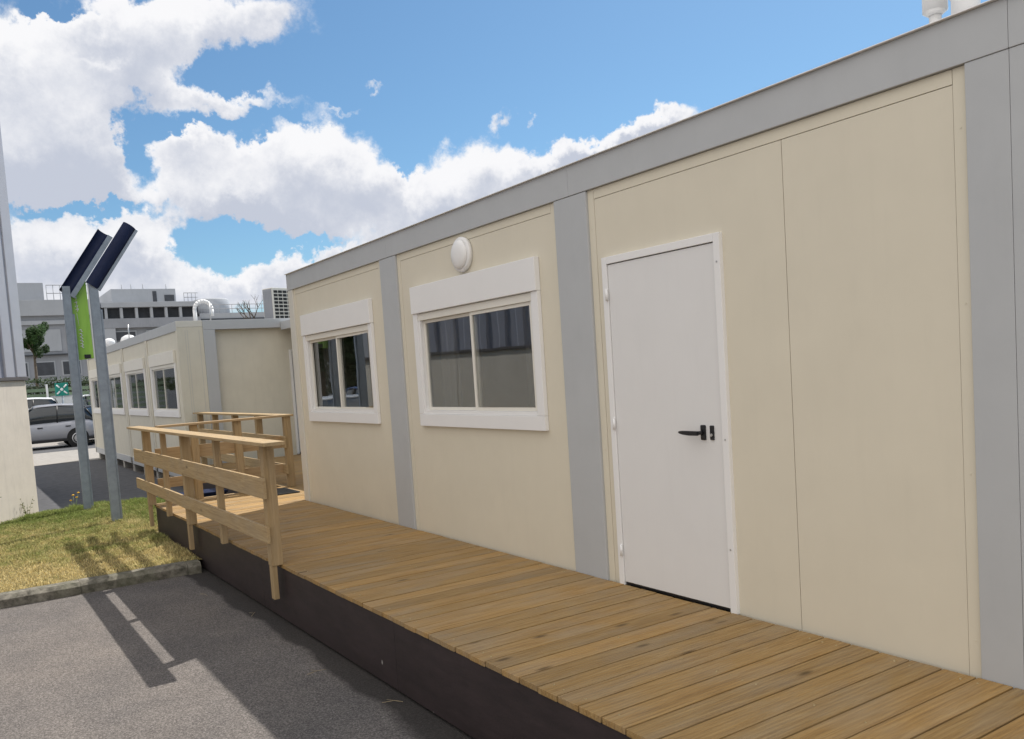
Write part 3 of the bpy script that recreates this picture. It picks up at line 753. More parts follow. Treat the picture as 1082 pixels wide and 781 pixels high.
# ------------------------------------------------------------------ steel sign posts with tilted hoods
def hooded_post(x, y, ztop, label, first):
    g = G + .08
    t = empty('steel_post', (x, y, g), label=label, cat='post', group='pair of steel posts with slanted hoods')
    H = ztop - g
    # leaning very slightly, two channels back to back
    m = MB()
    prof = [(-.06, -.05), (.048, -.05), (.048, -.038), (-.048, -.038), (-.048, .038), (.048, .038), (.048, .05), (-.06, .05)]
    m.prism(prof, -.15, H, 'z', bev=0.002)
    m.build('pole', M['galv'], t)
    m = MB(); m.box(.05, .078, -.03, .03, -.1, H - .42, .004); m.build('rear_channel', M['galv'], t)
    # hood: half-round navy gutter tilted in the xz plane
    Lh = 1.13 if first else 1.0; a = R(56)
    d = Vector((math.cos(a), 0.0, math.sin(a))).normalized()
    side = Vector((-math.sin(a), 0, math.cos(a)))      # across the hood, up and to the left
    nrm = Vector((0, 1 if first else -1, 0))                            # the round back faces the car park
    p0 = Vector((-.03, -.02, H - .10))
    bm = bmesh.new(); n = 14; ringA = []; ringB = []
    rad = 0.088
    def pt(base, th, r): return base + side * (math.cos(th) * r) + nrm * (math.sin(th) * r * .75)
    for rr in (rad, rad - .008):
        for i in range(n + 1):
            th = math.pi * i / n
            ringA.append(bm.verts.new(pt(p0, th, rr))); ringB.append(bm.verts.new(pt(p0 + d * Lh, th, rr)))
    q = n + 1
    for i in range(n):
        bm.faces.new((ringA[i], ringA[i + 1], ringB[i + 1], ringB[i])); bm.faces.new((ringA[q + i], ringB[q + i], ringB[q + i + 1], ringA[q + i + 1]))
        bm.faces.new((ringA[i], ringA[q + i], ringA[q + i + 1], ringA[i + 1])); bm.faces.new((ringB[i], ringB[i + 1], ringB[q + i + 1], ringB[q + i]))
    for i in (0, n): bm.faces.new((ringA[i], ringB[i], ringB[q + i], ringA[q + i]))
    bmesh.ops.recalc_face_normals(bm, faces=bm.faces)
    m = MB(); m.merge(bm); m.build('hood', M['navy'], t)
    # steel carrier bar below the hood
    m = MB(); bm = bmesh.new(); bmesh.ops.create_cube(bm, size=1)
    bmesh.ops.scale(bm, vec=(Lh, .075 if first else .04, .05), verts=bm.verts)
    rot = Matrix((d, side, nrm)).transposed().to_4x4()
    bmesh.ops.transform(bm, matrix=Matrix.Translation(p0 + d * Lh / 2 - side * (.115 if first else .105) + Vector((0, -.01, 0))) @ rot, verts=bm.verts)
    bmesh.ops.bevel(bm, geom=bm.edges[:], offset=.004, segments=1, affect='EDGES')
    m.merge(bm); m.build('arm', M['galv'], t)
    return t
hooded_post(-1.82, 14.38, 3.10, 'farther steel post with a slanted navy hood, left of the green banner', True)
hooded_post(-1.68, 12.66, 3.00, 'nearer steel post with a slanted navy hood, right of the green banner', False)

bn = empty('banner', (-1.67, 14.47, 2.0), label='narrow lime green banner with white lettering hanging between the steel posts', cat='banner')
m = MB(); m.prism([(-.13, -.03), (.155, .0), (.14, 1.30), (.10, 1.42), (-.13, 1.14)], -.004, .004, 'y'); m.build('banner_cloth', M['banner'], bn)
m = MB(); m.box(.160, .178, -.012, .012, -.05, 1.2, .003); m.build('banner_pole', M['white'], bn)
m = MB(); m.box(.02, .11, -.03, -.006, .0, .06, .004); m.build('bracket', M['black'], bn)
m = MB()
yy = -.009
def stroke(pts, w=.006):
    for (x0, z0), (x1, z1) in zip(pts[:-1], pts[1:]): m.cyl((x0, yy, z0), (x1, yy, z1), w, n=6)
for k, z in enumerate((.93, .86, .80, .75)):
    stroke([(-.045, z), (-.015 + .006 * k, z + .02), (-.02, z - .03)])
for k, z in enumerate((.42, .36, .31, .26, .21, .17)):
    stroke([(-.02, z + .02), (.012, z + .028), (.008, z - .005), (.03, z)])
stroke([(-.028, .70), (-.01, .50)], .003)
m.build('lettering', M['white'], bn)

# ------------------------------------------------------------------ background
fb = empty('hospital_building', (0, 70, G), label='long grey concrete building far behind the car park with windows and a flat roof', cat='building')
m = MB(); m.box(-30, 6.9, 0, 14, 0, 8.95, .02); m.build('wall', M['far'], fb)
m = MB(); m.box(-30, 6.9, -.25, -.01, 7.95, 9.1, .02); m.box(-30, 6.9, -.18, -.01, 7.3, 7.6, .02); m.build('parapet', M['far_light'], fb)
m = MB(); m.box(-30, 6.9, -.3, -.01, 5.05, 5.14, .02); m.build('ledge', M['far_dark'], fb)
x = -7.0
while x < 6.4:
    w = MB(); w.box(x, x + 1.55, -.06, -.01, 5.35, 6.95, .01); w.build('shutter_panel', M['far_light'], fb)
    x += 1.9
x = -6.6
while x < 6.0:
    w = MB(); w.box(x, x + 1.35, -.05, -.01, 3.5, 4.65, .01)
    wd = w.build('window', M['far_light'], fb)
    g = MB(); g.box(x + .1, x + 1.25, -.07, -.051, 3.6, 4.55, 0); g.build('window_grille', M['far_dark'], wd)
    x += 1.75
x = -6.6
while x < 6.0:
    w = MB(); w.box(x, x + 1.35, -.05, -.01, .9, 2.2, .01); wd = w.build('window', M['far_light'], fb)
    g = MB(); g.box(x + .1, x + 1.25, -.07, -.051, 1.0, 2.1, 0); g.build('window_grille', M['far_dark'], wd); x += 2.1
m = MB(); m.box(-12, 3.35, 1.5, 9, 8.95, 10.55, .03); m.build('penthouse', M['far_light'], fb)
m = MB()
for xx in np.arange(3.4, 6.9, .45): m.cyl((xx, .1, 8.95), (xx, .1, 10.2), .025, n=6)
for z in (9.6, 10.2): m.cyl((3.4, .1, z), (6.9, .1, z), .03, n=6)
m.build('roof_rail', M['far_light'], fb)

pk = empty('parking_structure', (6.9, 70, G), label='grey multi-storey parking deck with open dark slots far behind the cabins', cat='building')
m = MB(); m.box(.05, 7.4, .3, 16, 0, 7.55, .02); m.box(.05, 7.4, -.1, .29, 6.9, 7.62, .02); m.build('wall', M['far'], pk)
m = MB(); m.box(.05, 7.4, .6, 16, 7.55, 8.45, 0); m.build('dark_level', M['far_dark'], pk)
m = MB(); m.box(.05, 7.4, -.15, 16, 8.46, 8.85, .02); m.build('roof_slab', M['far_light'], pk)
for i, xx in enumerate(np.arange(.3, 7.3, 1.1)):
    MB().box(xx, xx + .2, -.05, .28, 7.625, 8.455, .01).build('column', M['far_light'], pk)
for i, xx in enumerate(np.arange(.9, 6, 2.3)):
    w = MB().box(xx, xx + 1.6, .20, .29, 5.9, 6.7, .01).build('window', M['far_light'], pk)
    MB().box(xx + .1, xx + 1.5, .17, .199, 5.95, 6.6, 0).build('window_pane', M['far_dark'], w)
m = MB(); m.box(1.2, 6.1, 2, 8, 8.86, 10.1, .03); m.build('plant_room', M['far_light'], pk)
MB().box(4.3, 4.6, 1.96, 1.999, 8.9, 9.9, 0).build('louvre', M['far_dark'], pk); MB().box(5.2, 5.95, 1.96, 1.999, 9.1, 9.6, 0).build('louvre', M['far_dark'], pk)
m = MB(); m.box(7.41, 30, .2, 16, 0, 7.9, .02); m.build('annex', M['far_light'], pk)
m = MB(); m.box(7.41, 30, .1, .199, 7.3, 7.45, 0); m.build('ledge', M['far_dark'], pk)
m = MB(); m.lathe((9.4, 4, 7.91), (0, 0, 1), [(1.5, 0), (1.5, 1.35), (1.4, 1.45)], 28); m.build('tank', M['far_light'], pk)
m = MB()
for xx in np.arange(7.6, 20, .5): m.cyl((xx, .4, 7.9), (xx, .4, 8.6), .022, n=6)
for z in (8.25, 8.6): m.cyl((7.6, .4, z), (20, .4, z), .028, n=6)
m.build('annex_rail', M['far_light'], pk)
m = MB()
for xx in np.arange(6.3, 7.4, .3): m.cyl((xx, .2, 8.85), (xx, .2, 9.55), .022, n=6)
for z in (9.2, 9.55): m.cyl((6.3, .2, z), (7.4, .2, z), .028, n=6)
m.build('roof_rail', M['far_light'], pk)
for xx in (2.2, 2.9, 3.8, 5.6): MB().cyl((xx, 3, 10.1), (xx, 3, 10.6), .03, n=6).build('antenna', M['far_light'], pk)

# fence, hedge, kiosk, sign
fn = empty('mesh_fence', (-6, 47, G), label='green grey panel fence in front of the far building, with a hedge above it', cat='fence')
m = MB()
for z in np.arange(.35, 2.5, .27): m.box(0, 8.6, 0, .03, z, z + .16, .004)
m.build('fence_boards', M['green_fence'], fn)
for i in range(5): MB().box(i * 2.05 + .5, i * 2.05 + .6, -.06, -.002, 0, 2.6, .005).build('fence_post', M['white'], fn)

def leafball(n, c, r, col, size):
    P = []; F = []; C = []
    k = 0
    clumps = [(Vector((random.gauss(0, .5), random.gauss(0, .5), random.gauss(0, .5))), random.uniform(.25, .5), random.uniform(.6, 1.3)) for _ in range(26)]
    for _ in range(n):
        cc, cr, cb = random.choice(clumps)
        v = cc + Vector((random.gauss(0, 1), random.gauss(0, 1), random.gauss(0, 1))).normalized() * cr * random.random() ** .4
        p = Vector((c[0] + v.x * r[0], c[1] + v.y * r[1], c[2] + v.z * r[2]))
        u = Vector((random.gauss(0, 1), random.gauss(0, 1), random.gauss(0, 1))).normalized(); w = u.orthogonal().normalized()
        s = size * random.uniform(.6, 1.3)
        i = k * 4
        P += [p - u * s, p - w * s * .5, p + u * s, p + w * s * .5]; F.append((i, i + 1, i + 2, i + 3))
        b = cb * random.uniform(.75, 1.25); C += [(col[0] * b, col[1] * b, col[2] * b, 1)] * 4; k += 1
    me = bpy.data.meshes.new('crown'); me.from_pydata([tuple(p) for p in P], [], F); me.materials.append(M['leaf'])
    ca = me.color_attributes.new('Col', 'FLOAT_COLOR', 'CORNER'); ca.data.foreach_set('color', np.array(C, dtype=np.float32).ravel())
    return me
me = leafball(9000, (0, 0, 2.35), (6.2, .5, .42), (.045, .07, .028), .07)
o = bpy.data.objects.new('hedge', me); COL.objects.link(o); o.location = (-2.0, 48, G)
tag(o, label='dark green hedge behind the panel fence', cat='hedge')
tr = empty('leafy_tree', (1.0, 56, G), label='small bushy green tree against the grey far building', cat='tree')
me = leafball(9000, (0, 0, 5.3), (.62, .62, .8), (.05, .10, .03), .065)
o = bpy.data.objects.new('crown', me); COL.objects.link(o); o.parent = tr
m = MB(); m.cyl((0, 0, 0), (.05, 0, 4.8), .12, .06, 10)
for i in range(7):
    a = i * .9; m.cyl((.04, 0, 4.2 + i * .12), (.5 * math.cos(a), .5 * math.sin(a), 5.0 + i * .1), .045, .012, 6)
m.build('trunk', M['bark'], tr)

for i, (bx_, by_, hh) in enumerate(((-10.5, 44, 7.5), (-14, 47, 8.4), (-18, 44, 7.2), (-22, 48, 8.8))):
    tt = empty('leafy_tree', (bx_, by_, G), group='dark trees behind the warehouse', label='dark tree reflected in the window of the nearest cabin')
    me = leafball(5000, (0, 0, hh * .6), (3.0, 2.6, hh * .45), (.03, .055, .02), .22)
    o = bpy.data.objects.new('crown', me); COL.objects.link(o); o.parent = tt
    MB().cyl((0, 0, 0), (.1, 0, hh * .6), .22, .1, 10).build('trunk', M['bark'], tt)
def bare_tree():
    t = empty('bare_tree', (9.3, 40, G), label='leafless tree whose thin branches show above the rear cabin roof', cat='tree')
    m = MB(); random.seed(21)
    m.cyl((0, 0, 0), (0, 0, 3.6), .13, .08, 8)
    def grow(p, d, l, r, k):
        q = p + d * l; m.cyl(tuple(p), tuple(q), r, r * .6, 6)
        if k == 0: return
        for _ in range(3 if k > 1 else 2):
            nd = (d + Vector((random.uniform(-.7, .7), random.uniform(-.7, .7), random.uniform(-.05, .5)))).normalized()
            grow(q, nd, l * random.uniform(.55, .8), r * .58, k - 1)
    grow(Vector((0, 0, 3.5)), Vector((-.2, 0, 1)).normalized(), .9, .07, 4)
    m.build('trunk', M['bark'], t)
bare_tree()

sg = empty('cross_sign', (.55, 44, G), label='teal square sign with white crossing arrows on a post near the fence', cat='sign')
m = MB(); m.box(.22, .78, -.03, .03, 1.98, 2.58, .01); m.build('sign_board', M['teal'], sg)
m = MB()
for a in (45, 135, 225, 315):
    c, s = math.cos(R(a)), math.sin(R(a)); m.cyl((.5 + c * .12, -.036, 2.28 + s * .12), (.5 + c * .30, -.036, 2.28 + s * .30), .035, n=6)
m.ball((.5, -.03, 2.28), .07, (1, .3, 1)); m.build('emblem', M['white'], sg)
MB().cyl((.5, 0.05, 0), (.5, 0.05, 2.2), .035, n=10).build('pole', M['galv'], sg)
kk = empty('utility_cabinet', (1.05, 45, G), label='white double-door utility cabinet beyond the silver car', cat='cabinet')
MB().box(-.35, .5, -.2, .25, .08, 1.95, .01).build('cabinet_body', M['white'], kk)
MB().box(-.3, .06, -.215, -.201, .15, 1.85, .003).build('cabinet_door', M['white'], kk)
MB().box(.08, .45, -.215, -.201, .15, 1.85, .003).build('cabinet_door', M['white'], kk)
MB().box(-.38, .53, -.24, .28, 1.951, 2.0, .005).build('cabinet_roof', M['far_light'], kk)

# ------------------------------------------------------------------ cars
def loft(stations, mat_fn=None):
    """stations: list of (x, [(y,z)...] half section from bottom centre to top centre)"""
    bm = bmesh.new(); rings = []
    for x, hs in stations:
        full = [(y, z) for y, z in hs] + [(-y, z) for y, z in hs[::-1] if y > 1e-6]
        rings.append([bm.verts.new((x, y, z)) for y, z in full])
    n = len(rings[0])
    for a, b in zip(rings[:-1], rings[1:]):
        for i in range(n):
            f = bm.faces.new((a[i], a[(i + 1) % n], b[(i + 1) % n], b[i])); f.smooth = True
    bm.faces.new(rings[0]); bm.faces.new(rings[-1][::-1])
    bmesh.ops.recalc_face_normals(bm, faces=bm.faces); return bm
def interp(tab, x):
    for (a, va), (b, vb) in zip(tab[:-1], tab[1:]):
        if x <= b: return va + (vb - va) * (x - a) / (b - a)
    return tab[-1][1]
def make_car(name, loc, rz, paint, label, kind='suv', group='parked cars'):
    t = empty(name, loc, rz, label=label, cat='van' if kind == 'van' else 'car', group=group)
    Ln = {'suv': 4.45, 'hatch': 4.0, 'van': 4.9}[kind]; Wd = {'suv': .90, 'hatch': .86, 'van': .95}[kind]
    h = {'suv': 1.64, 'hatch': 1.47, 'van': 1.95}[kind]; f = Ln / 2
    # front = +x
    belt = [(-f, .95 if kind != 'hatch' else .9), (-f + .5, 1.02), (0.2, .97), (f - 1.15, .95), (f - .35, .80), (f, .62)]
    st = []
    for i in range(25):
        x = -f + Ln * i / 24; zb = interp(belt, x) * (h / 1.64 if kind != 'van' else 1.05)
        e = min(1, (f - abs(x)) / .35); w = Wd * (.82 + .18 * e ** .5) if e < 1 else Wd
        low = .26 + (.1 * (1 - e))
        st.append((x, [(0, low), (w * .9, low), (w, low + .15), (w, zb * .62), (w * .97, zb * .92), (w * .88, zb), (0, zb + .03)]))
    body = MB(); body.merge(loft(st)); body.build('body', paint, t)
    r0, r1 = {'suv': (-f + .12, f - 1.25), 'hatch': (-f + .15, f - 1.1), 'van': (-f + .05, f - .95)}[kind]
    top = h
    gh = [(r0, .98), (r0 + .45, top - .06), (r0 + 1.2, top), (r1 - 1.15, top - .02), (r1 - .75, top - .12), (r1, 1.0)]
    st = []; st2 = []
    for i in range(21):
        x = r0 + (r1 - r0) * i / 20; zt = max(1.0, interp(gh, x)); zb = .93
        wt = Wd * .72; wb = Wd * .90; q = (zt - zb) / (top - zb); wtt = wb + (wt - wb) * q
        st.append((x, [(0, zb), (wb, zb), (wb + (wtt - wb) * .5, zb + (zt - zb) * .5), (wtt, zt - .04 * q), (wtt * .8, zt), (0, zt + .02)]))
    g = MB(); g.merge(loft(st)); g.build('windows', M['carglass'], t)
    # roof skin and pillars in body colour
    m = MB(); st = []
    for i in range(15):
        x = r0 + .35 + (r1 - 1.0 - r0 - .35) * i / 14; zt = interp(gh, x) + .012
        st.append((x, [(0, zt - .06), (Wd * .735, zt - .06), (Wd * .735, zt - .03), (Wd * .6, zt + .008), (0, zt + .028)]))
    m.merge(loft(st)); m.build('roof', paint, t)
    m = MB()
    for s in (-1, 1):
        for xb, xt in ((r0 + .02, r0 + .42), (r0 + 1.35, r0 + 1.30), (r0 + 2.35, r0 + 2.25), (r1 - .08, r1 - .95)):
            if xt > r1 - .7: continue
            MB().cyl((xb, s * Wd * .905, .96), (xt, s * Wd * .735, top - .05), .022, n=6).build('pillar', M['black'], t)
    for s in (-1, 1):
        for xw in (-f + .82, f - .86):
            w = MB(); w.lathe((xw, s * (Wd - .19), .33), (0, s, 0), [(.2, 0), (.32, .0), (.335, .03), (.335, .17), (.31, .2), (.22, .2)], 28)
            ty = w.build('wheel', M['tyre'], t)
            q = MB(); q.lathe((xw, s * (Wd - .19), .33), (0, s, 0), [(.05, .19), (.215, .19), (.215, .206), (.17, .198), (.06, .205), (.03, .215)], 20); q.build('rim', M['alloy'], ty)
            q = MB(); q.lathe((xw, s * (Wd - .075), .35), (0, s, 0), [(.37, 0), (.385, 0.0), (.385, .08), (.36, .082)], 28); q.build('wheel_arch', M['tyre'], t)
        m = MB(); m.box(f - .42, f - .06, s * Wd * .86 - .10, s * Wd * .86 + .02, .66, .78, .02); m.build('headlight', M['clearlamp'], t)
        m = MB(); m.box(-f + .0, -f + .22, s * Wd * .84 - .10, s * Wd * .84 + .04, .78, .98, .02); m.build('tail_light', M['redlamp'], t)
        m = MB(); m.box(r1 - .35, r1 - .18, s * (Wd + .02), s * (Wd + .17), .98, 1.1, .02); m.build('mirror', paint, t)
        for xx in (-.15, -1.1): MB().box(xx - .09, xx + .09, s * Wd - .02, s * Wd + .02, .80 , .835, .008).build('door_handle', M['black'] if kind != 'van' else M['black'], t)
    m = MB(); m.box(f - .03, f + .015, -.45, .45, .42, .60, .01); m.build('grille', M['black'], t)
    m = MB(); m.box(f - .0, f + .03, -.26, .26, .36, .47, .004); m.build('number_plate', M['white'], t)
    m = MB(); m.box(-f + .15, f - .15, -Wd - .006, Wd + .006, .25, .36, .02); m.build('sill', M['black'], t)
    return t
make_car('parked_car', (-.85, 36.3, G), R(180), M['silver'], 'silver estate car parked side-on between the left wall and the steel posts')
make_car('parked_car', (1.75, 38.4, G), R(-92), M['darkpaint'], 'black hatchback partly hidden behind the steel posts, right of the silver car', 'hatch')
make_car('parked_van', (-1.35, 43.8, G), R(180), M['whitepaint'], 'white van behind the silver car at the left wall', 'van', 'parked vans')
make_car('parked_van', (1.7, 47.0, G), R(250), M['whitepaint'], 'white van farther back beside the utility cabinet', 'van', 'parked vans')
make_car('parked_car', (-3.32, 18.6, G), R(-90), M['palesilver'], 'silver hatchback reflected low in the far cabin window', 'hatch')
make_car('parked_car', (-5.3, 21.0, G), R(-90), M['bluepaint'], 'blue car reflected beside the silver one in the far cabin window', 'suv')

# dry twigs and leaves lying along the skirting
for i, (lx, ly) in enumerate(((-1.52, 3.05), (-1.60, 3.6), (-1.5, 4.4), (-1.66, 5.2), (-1.55, 6.9), (-1.7, 7.9))):
    m = MB(); a = random.uniform(0, 3.1); c, s_ = math.cos(a), math.sin(a)
    m.cyl((-.06 * c, -.06 * s_, .004), (.01, .0, .010), .0018, n=5); m.cyl((.01, 0, .010), (.07 * c, .05 * s_, .005), .0014, n=5); m.cyl((.01, 0, .010), (-.02, .04, .012), .001, n=5)
    o = m.build('twig', M['twig']); o.location = (lx, ly, G + .001)
    tag(o, 'thin dry twig lying on the asphalt beside the dark deck skirting', 'twig', 'dry twigs on the asphalt')
# small yellow weed at the lawn edge
wd = empty('dandelion', (-1.95, 15.0, G + .02), label='small yellow flowering weed at the back edge of the grass', cat='plant')
m = MB()
for (dx, dz) in ((0, .30), (.05, .26), (-.04, .22), (.08, .33)): m.cyl((0, 0, 0), (dx, 0, dz), .004, n=5)
m.build('stem', M['green_fence'], wd)
m = MB()
for (dx, dz) in ((0, .30), (.05, .26), (-.04, .22), (.08, .33)): m.ball((dx, 0, dz), .022, (1, 1, .6), sub=1)
m.build('blossom', M['flower'], wd)

for f_, n_, h_ in ((.35, 6, .38), (1.05, 8, .55), (1.4, 5, .3)):
    p_ = WALLP + WDIR * f_ + WN * .07
    weed(p_.x, p_.y, n_, h_, {.35: 'thin dry weed by the right end of the beige wall', 1.05: 'tallest dry weed against the beige wall', 1.4: 'short weed against the beige wall near the left edge'}[f_])
# ------------------------------------------------------------------ camera
cam = dict(D=3.513, h=1.417, yaw=31.985, pitch=-3.943, roll=-3.904, f=897.641, cx=509.4, cy=452.084)
def cam_axes():
    a, b, c = R(cam['yaw']), R(cam['pitch']), R(cam['roll'])
    F = Vector((math.sin(a) * math.cos(b), math.cos(a) * math.cos(b), math.sin(b)))
    Rv = Vector((math.cos(a), -math.sin(a), 0)); U = Rv.cross(F)
    R2 = Rv * math.cos(c) + U * math.sin(c); U2 = U * math.cos(c) - Rv * math.sin(c)
    return F, R2, U2
F_, R_, U_ = cam_axes()
cd = bpy.data.cameras.new('camera'); co = bpy.data.objects.new('camera', cd); COL.objects.link(co)
co.matrix_world = Matrix.Translation((-cam['D'], 0, cam['h'])) @ Matrix((R_, U_, -F_)).transposed().to_4x4()
cd.sensor_fit = 'HORIZONTAL'; cd.sensor_width = 36; cd.lens = 36 * cam['f'] / 1082
cd.shift_x = (541 - cam['cx']) / 1082; cd.shift_y = (cam['cy'] - 390.5) / 1082
cd.clip_start = 0.05; cd.clip_end = 3000
sc.camera = co

# ------------------------------------------------------------------ light
AZ = math.atan2(1.0, 0.42); EL = R(53.1)
S = Vector((math.cos(EL) * math.sin(AZ), math.cos(EL) * math.cos(AZ), math.sin(EL)))
sd = bpy.data.lights.new('sun', 'SUN'); sd.energy = 4.2; sd.angle = R(0.53); sd.color = (1, .955, .89)
so_ = bpy.data.objects.new('sun', sd); COL.objects.link(so_); so_.rotation_euler = S.to_track_quat('Z', 'Y').to_euler()
so_.location = (10, 10, 30)

w = bpy.data.worlds.new('World'); sc.world = w; w.use_nodes = True; nt = w.node_tree
for n_ in list(nt.nodes): nt.nodes.remove(n_)
wo = N(nt, 'ShaderNodeOutputWorld'); bg = N(nt, 'ShaderNodeBackground'); L(nt, bg.outputs[0], wo.inputs[0])
sky = N(nt, 'ShaderNodeTexSky', sky_type='NISHITA', sun_disc=False, sun_elevation=EL, sun_rotation=AZ, air_density=1.0, dust_density=0.6, ozone_density=1.6)
STR = 0.075; SKYTINT = (.76, 1.03, 1.15); WEST_FILL = 1.53
bg.inputs[1].default_value = STR
tc = N(nt, 'ShaderNodeTexCoord'); D = tc.outputs['Generated']
sep = N(nt, 'ShaderNodeSeparateXYZ'); L(nt, D, sep.inputs[0])
az = math_n(nt, 'ARCTAN2', sep.outputs[0], sep.outputs[1]); el = math_n(nt, 'ARCSINE', sep.outputs[2])
nA = N(nt, 'ShaderNodeTexNoise'); L(nt, D, nA.inputs['Vector']); setin(nA, Scale=13.0, Detail=9.0, Roughness=0.62)
nB = N(nt, 'ShaderNodeTexNoise'); L(nt, D, nB.inputs['Vector']); setin(nB, Scale=42.0, Detail=6.0, Roughness=0.6)
sB = N(nt, 'ShaderNodeSeparateColor'); L(nt, nB.outputs['Color'], sB.inputs[0])
sA = N(nt, 'ShaderNodeSeparateColor'); L(nt, nA.outputs['Color'], sA.inputs[0])
azw = math_n(nt, 'ADD', az, math_n(nt, 'ADD', math_n(nt, 'MULTIPLY', math_n(nt, 'SUBTRACT', sA.outputs[0], .5), .10), math_n(nt, 'MULTIPLY', math_n(nt, 'SUBTRACT', sB.outputs[0], .5), .05)))
elw = math_n(nt, 'ADD', el, math_n(nt, 'ADD', math_n(nt, 'MULTIPLY', math_n(nt, 'SUBTRACT', sA.outputs[1], .5), .07), math_n(nt, 'MULTIPLY', math_n(nt, 'SUBTRACT', sB.outputs[1], .5), .05)))
# cloud banks placed by the direction they stand in (photo position -> azimuth, elevation)
def pdir(u, v):
    d = (F_ + R_ * ((u - cam['cx']) / cam['f']) - U_ * ((v - cam['cy']) / cam['f'])).normalized()
    return math.atan2(d.x, d.y), math.asin(d.z)
CL = [  # u, v, ru, rv, tilt(deg, +: rises to the right), weight
    (20, 110, 105, 85, 0, 1.2), (95, 150, 60, 60, 0, 1.0), (40, 185, 90, 38, 0, 1.1), (110, 55, 45, 40, -20, .75), (15, 60, 60, 40, 0, .9),
    (225, 22, 95, 30, 5, 1.15), (165, 60, 42, 38, 0, 1.0), (120, 15, 50, 22, 0, .8),
    (232, 108, 72, 15, -5, .85), (205, 150, 62, 20, 0, .8), (170, 175, 40, 26, 0, .7),
    (325, 190, 88, 42, -6, 1.35), (335, 158, 36, 30, 0, .9), (225, 212, 85, 26, 0, 1.0), (300, 232, 66, 20, -8, .8), (395, 200, 30, 28, 0, .7),
    (60, 270, 125, 36, 0, 1.3), (160, 270, 34, 42, 0, 1.0), (255, 304, 85, 20, 5, 1.2), (345, 272, 48, 22, 12, 1.0), (120, 330, 160, 30, 0, .9),
    (245, 256, 58, 18, 0, -1.3), (150, 160, 26, 42, 15, -1.5), (75, 15, 40, 12, 0, -.9), (195, 135, 50, 7, 0, -.6), (427, 185, 9, 34, 0, -.8), (325, 252, 45, 7, 8, -.7), (280, 145, 40, 7, 0, -.5), (95, 221, 75, 9, 0, -1.0), (110, 62, 20, 10, 0, -.7), (255, 80, 60, 16, 0, -.8), (270, 128, 60, 7, 0, -.5), (50, 22, 30, 8, 0, -.6),
    (490, 200, 55, 42, 10, 1.3), (455, 222, 34, 28, 0, .9), (535, 205, 26, 38, 0, .9), (460, 250, 60, 30, 0, .8),
    (630, 152, 92, 15, 17, 1.15), (690, 136, 40, 13, 14, .9), (600, 168, 50, 9, 20, .7),
    (525, 126, 17, 9, 20, .62), (556, 128, 7, 7, 0, .5), (404, 87, 12, 6, 0, .55), (375, 119, 26, 4, 5, .45), (366, 86, 5, 8, 0, .4),
    # clouds outside the frame, for light and reflections
    ]
tot = None; shd = None
ae = N(nt, 'ShaderNodeCombineXYZ'); L(nt, azw, ae.inputs[0]); L(nt, elw, ae.inputs[1])
for (u, v, ru, rv, tl, wt) in CL:
    a0, e0 = pdir(u, v); k = math.cos(e0)
    a1, e1 = pdir(u + 10, v)
    th = math.atan2(e1 - e0, (a1 - a0) * k) + R(tl)       # image rows slope against the horizon
    scale = math.hypot(e1 - e0, (a1 - a0) * k) / 10
    mp = N(nt, 'ShaderNodeMapping', vector_type='TEXTURE')
    mp.inputs['Location'].default_value = (a0, e0, 0); mp.inputs['Rotation'].default_value = (0, 0, th)
    mp.inputs['Scale'].default_value = (ru * scale / k, rv * scale, 1); L(nt, ae.outputs[0], mp.inputs[0])
    dt = N(nt, 'ShaderNodeVectorMath', operation='DOT_PRODUCT'); L(nt, mp.outputs[0], dt.inputs[0]); L(nt, mp.outputs[0], dt.inputs[1])
    g = math_n(nt, 'MULTIPLY', math_n(nt, 'POWER', 0.4066, dt.outputs['Value']), wt)
    sy = N(nt, 'ShaderNodeSeparateXYZ'); L(nt, mp.outputs[0], sy.inputs[0])
    tot = g if tot is None else math_n(nt, 'ADD', tot, g)
    shd = math_n(nt, 'MULTIPLY_ADD', g, sy.outputs[1], 0.0 if shd is None else shd)
nC = N(nt, 'ShaderNodeTexNoise'); L(nt, D, nC.inputs['Vector']); setin(nC, Scale=30.0, Detail=10.0, Roughness=0.68)
fld = math_n(nt, 'ADD', tot, math_n(nt, 'MULTIPLY', math_n(nt, 'SUBTRACT', nC.outputs['Fac'], .5), .75))
mr = N(nt, 'ShaderNodeMapRange', interpolation_type='SMOOTHSTEP'); L(nt, fld, mr.inputs[0])
setin(mr, From_Min=.36, From_Max=.86, To_Min=0.0, To_Max=1.0)
alpha = mr.outputs[0]
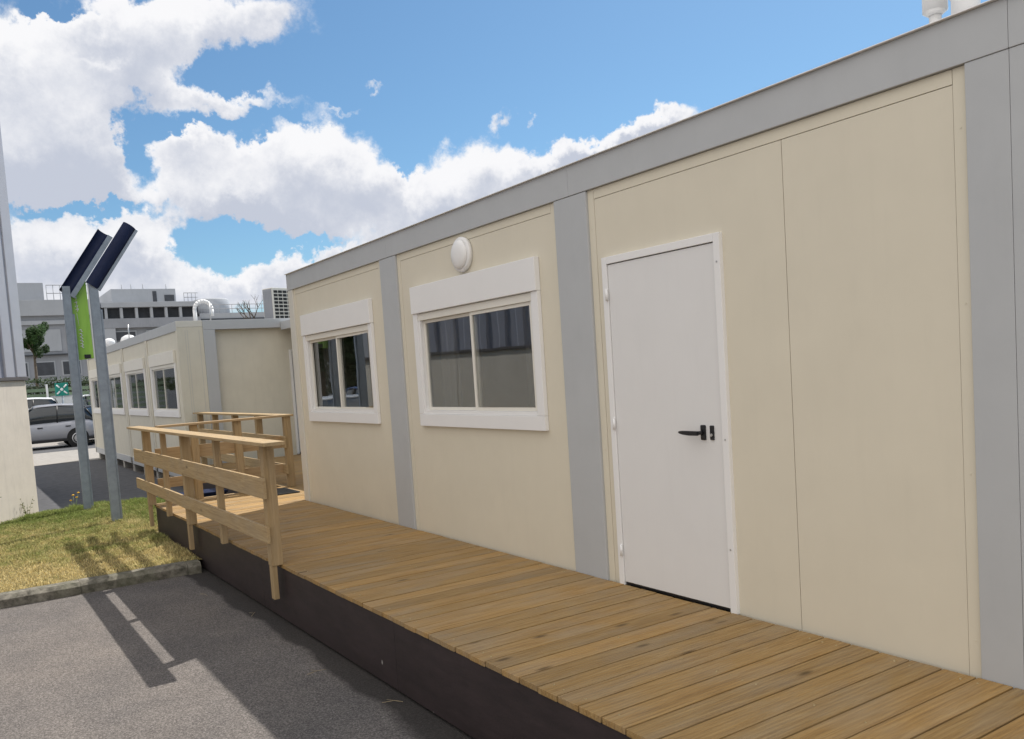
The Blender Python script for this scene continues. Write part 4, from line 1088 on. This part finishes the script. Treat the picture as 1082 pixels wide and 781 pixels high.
# shading: sunlit crowns, grey bases
b0 = math_n(nt, 'ADD', math_n(nt, 'MULTIPLY', shd, .75), math_n(nt, 'MULTIPLY', math_n(nt, 'SUBTRACT', nC.outputs['Fac'], .5), .9))
b0 = math_n(nt, 'ADD', b0, math_n(nt, 'MULTIPLY', math_n(nt, 'SUBTRACT', sA.outputs[2], .5), 1.0))
b0 = math_n(nt, 'SUBTRACT', b0, math_n(nt, 'MULTIPLY', math_n(nt, 'SUBTRACT', tot, .9), .25))
mr2 = N(nt, 'ShaderNodeMapRange', interpolation_type='SMOOTHSTEP'); L(nt, b0, mr2.inputs[0])
setin(mr2, From_Min=-.65, From_Max=.5, To_Min=0.0, To_Max=1.0)
EXPO = 0.40; CW = 1.0 / (STR * 2 ** EXPO)
ccol = mix(nt, mr2.outputs[0], (.56 * CW, .60 * CW, .70 * CW), (.95 * CW, .95 * CW, .97 * CW))
skyc = mix(nt, 1.0, sky.outputs[0], SKYTINT, 'MULTIPLY')
base = mix(nt, alpha, skyc, ccol)
# unseen bright cloud deck opposite the sun, added to light the shaded cabin front
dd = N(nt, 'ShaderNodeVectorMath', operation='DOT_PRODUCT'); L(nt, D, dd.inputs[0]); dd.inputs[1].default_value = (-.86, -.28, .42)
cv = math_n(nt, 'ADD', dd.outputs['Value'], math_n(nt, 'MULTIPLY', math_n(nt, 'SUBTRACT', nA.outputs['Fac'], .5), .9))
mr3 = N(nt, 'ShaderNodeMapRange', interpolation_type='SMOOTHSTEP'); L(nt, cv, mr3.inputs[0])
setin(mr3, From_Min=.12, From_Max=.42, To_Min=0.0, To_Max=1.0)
wcol = mix(nt, sA.outputs[2], (WEST_FILL * .70 * CW, WEST_FILL * .69 * CW, WEST_FILL * .68 * CW), (WEST_FILL * 1.15 * CW, WEST_FILL * 1.12 * CW, WEST_FILL * 1.08 * CW))
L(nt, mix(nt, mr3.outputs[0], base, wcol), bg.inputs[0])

# ------------------------------------------------------------------ view
sc.view_settings.view_transform = 'Standard'; sc.view_settings.look = 'None'
sc.view_settings.exposure = EXPO; sc.view_settings.gamma = 1
sc.view_settings.use_curve_mapping = False
sc.cycles.diffuse_bounces = 3; sc.cycles.max_bounces = 6; sc.cycles.caustics_reflective = False; sc.cycles.caustics_refractive = False; sc.cycles.transparent_max_bounces = 12
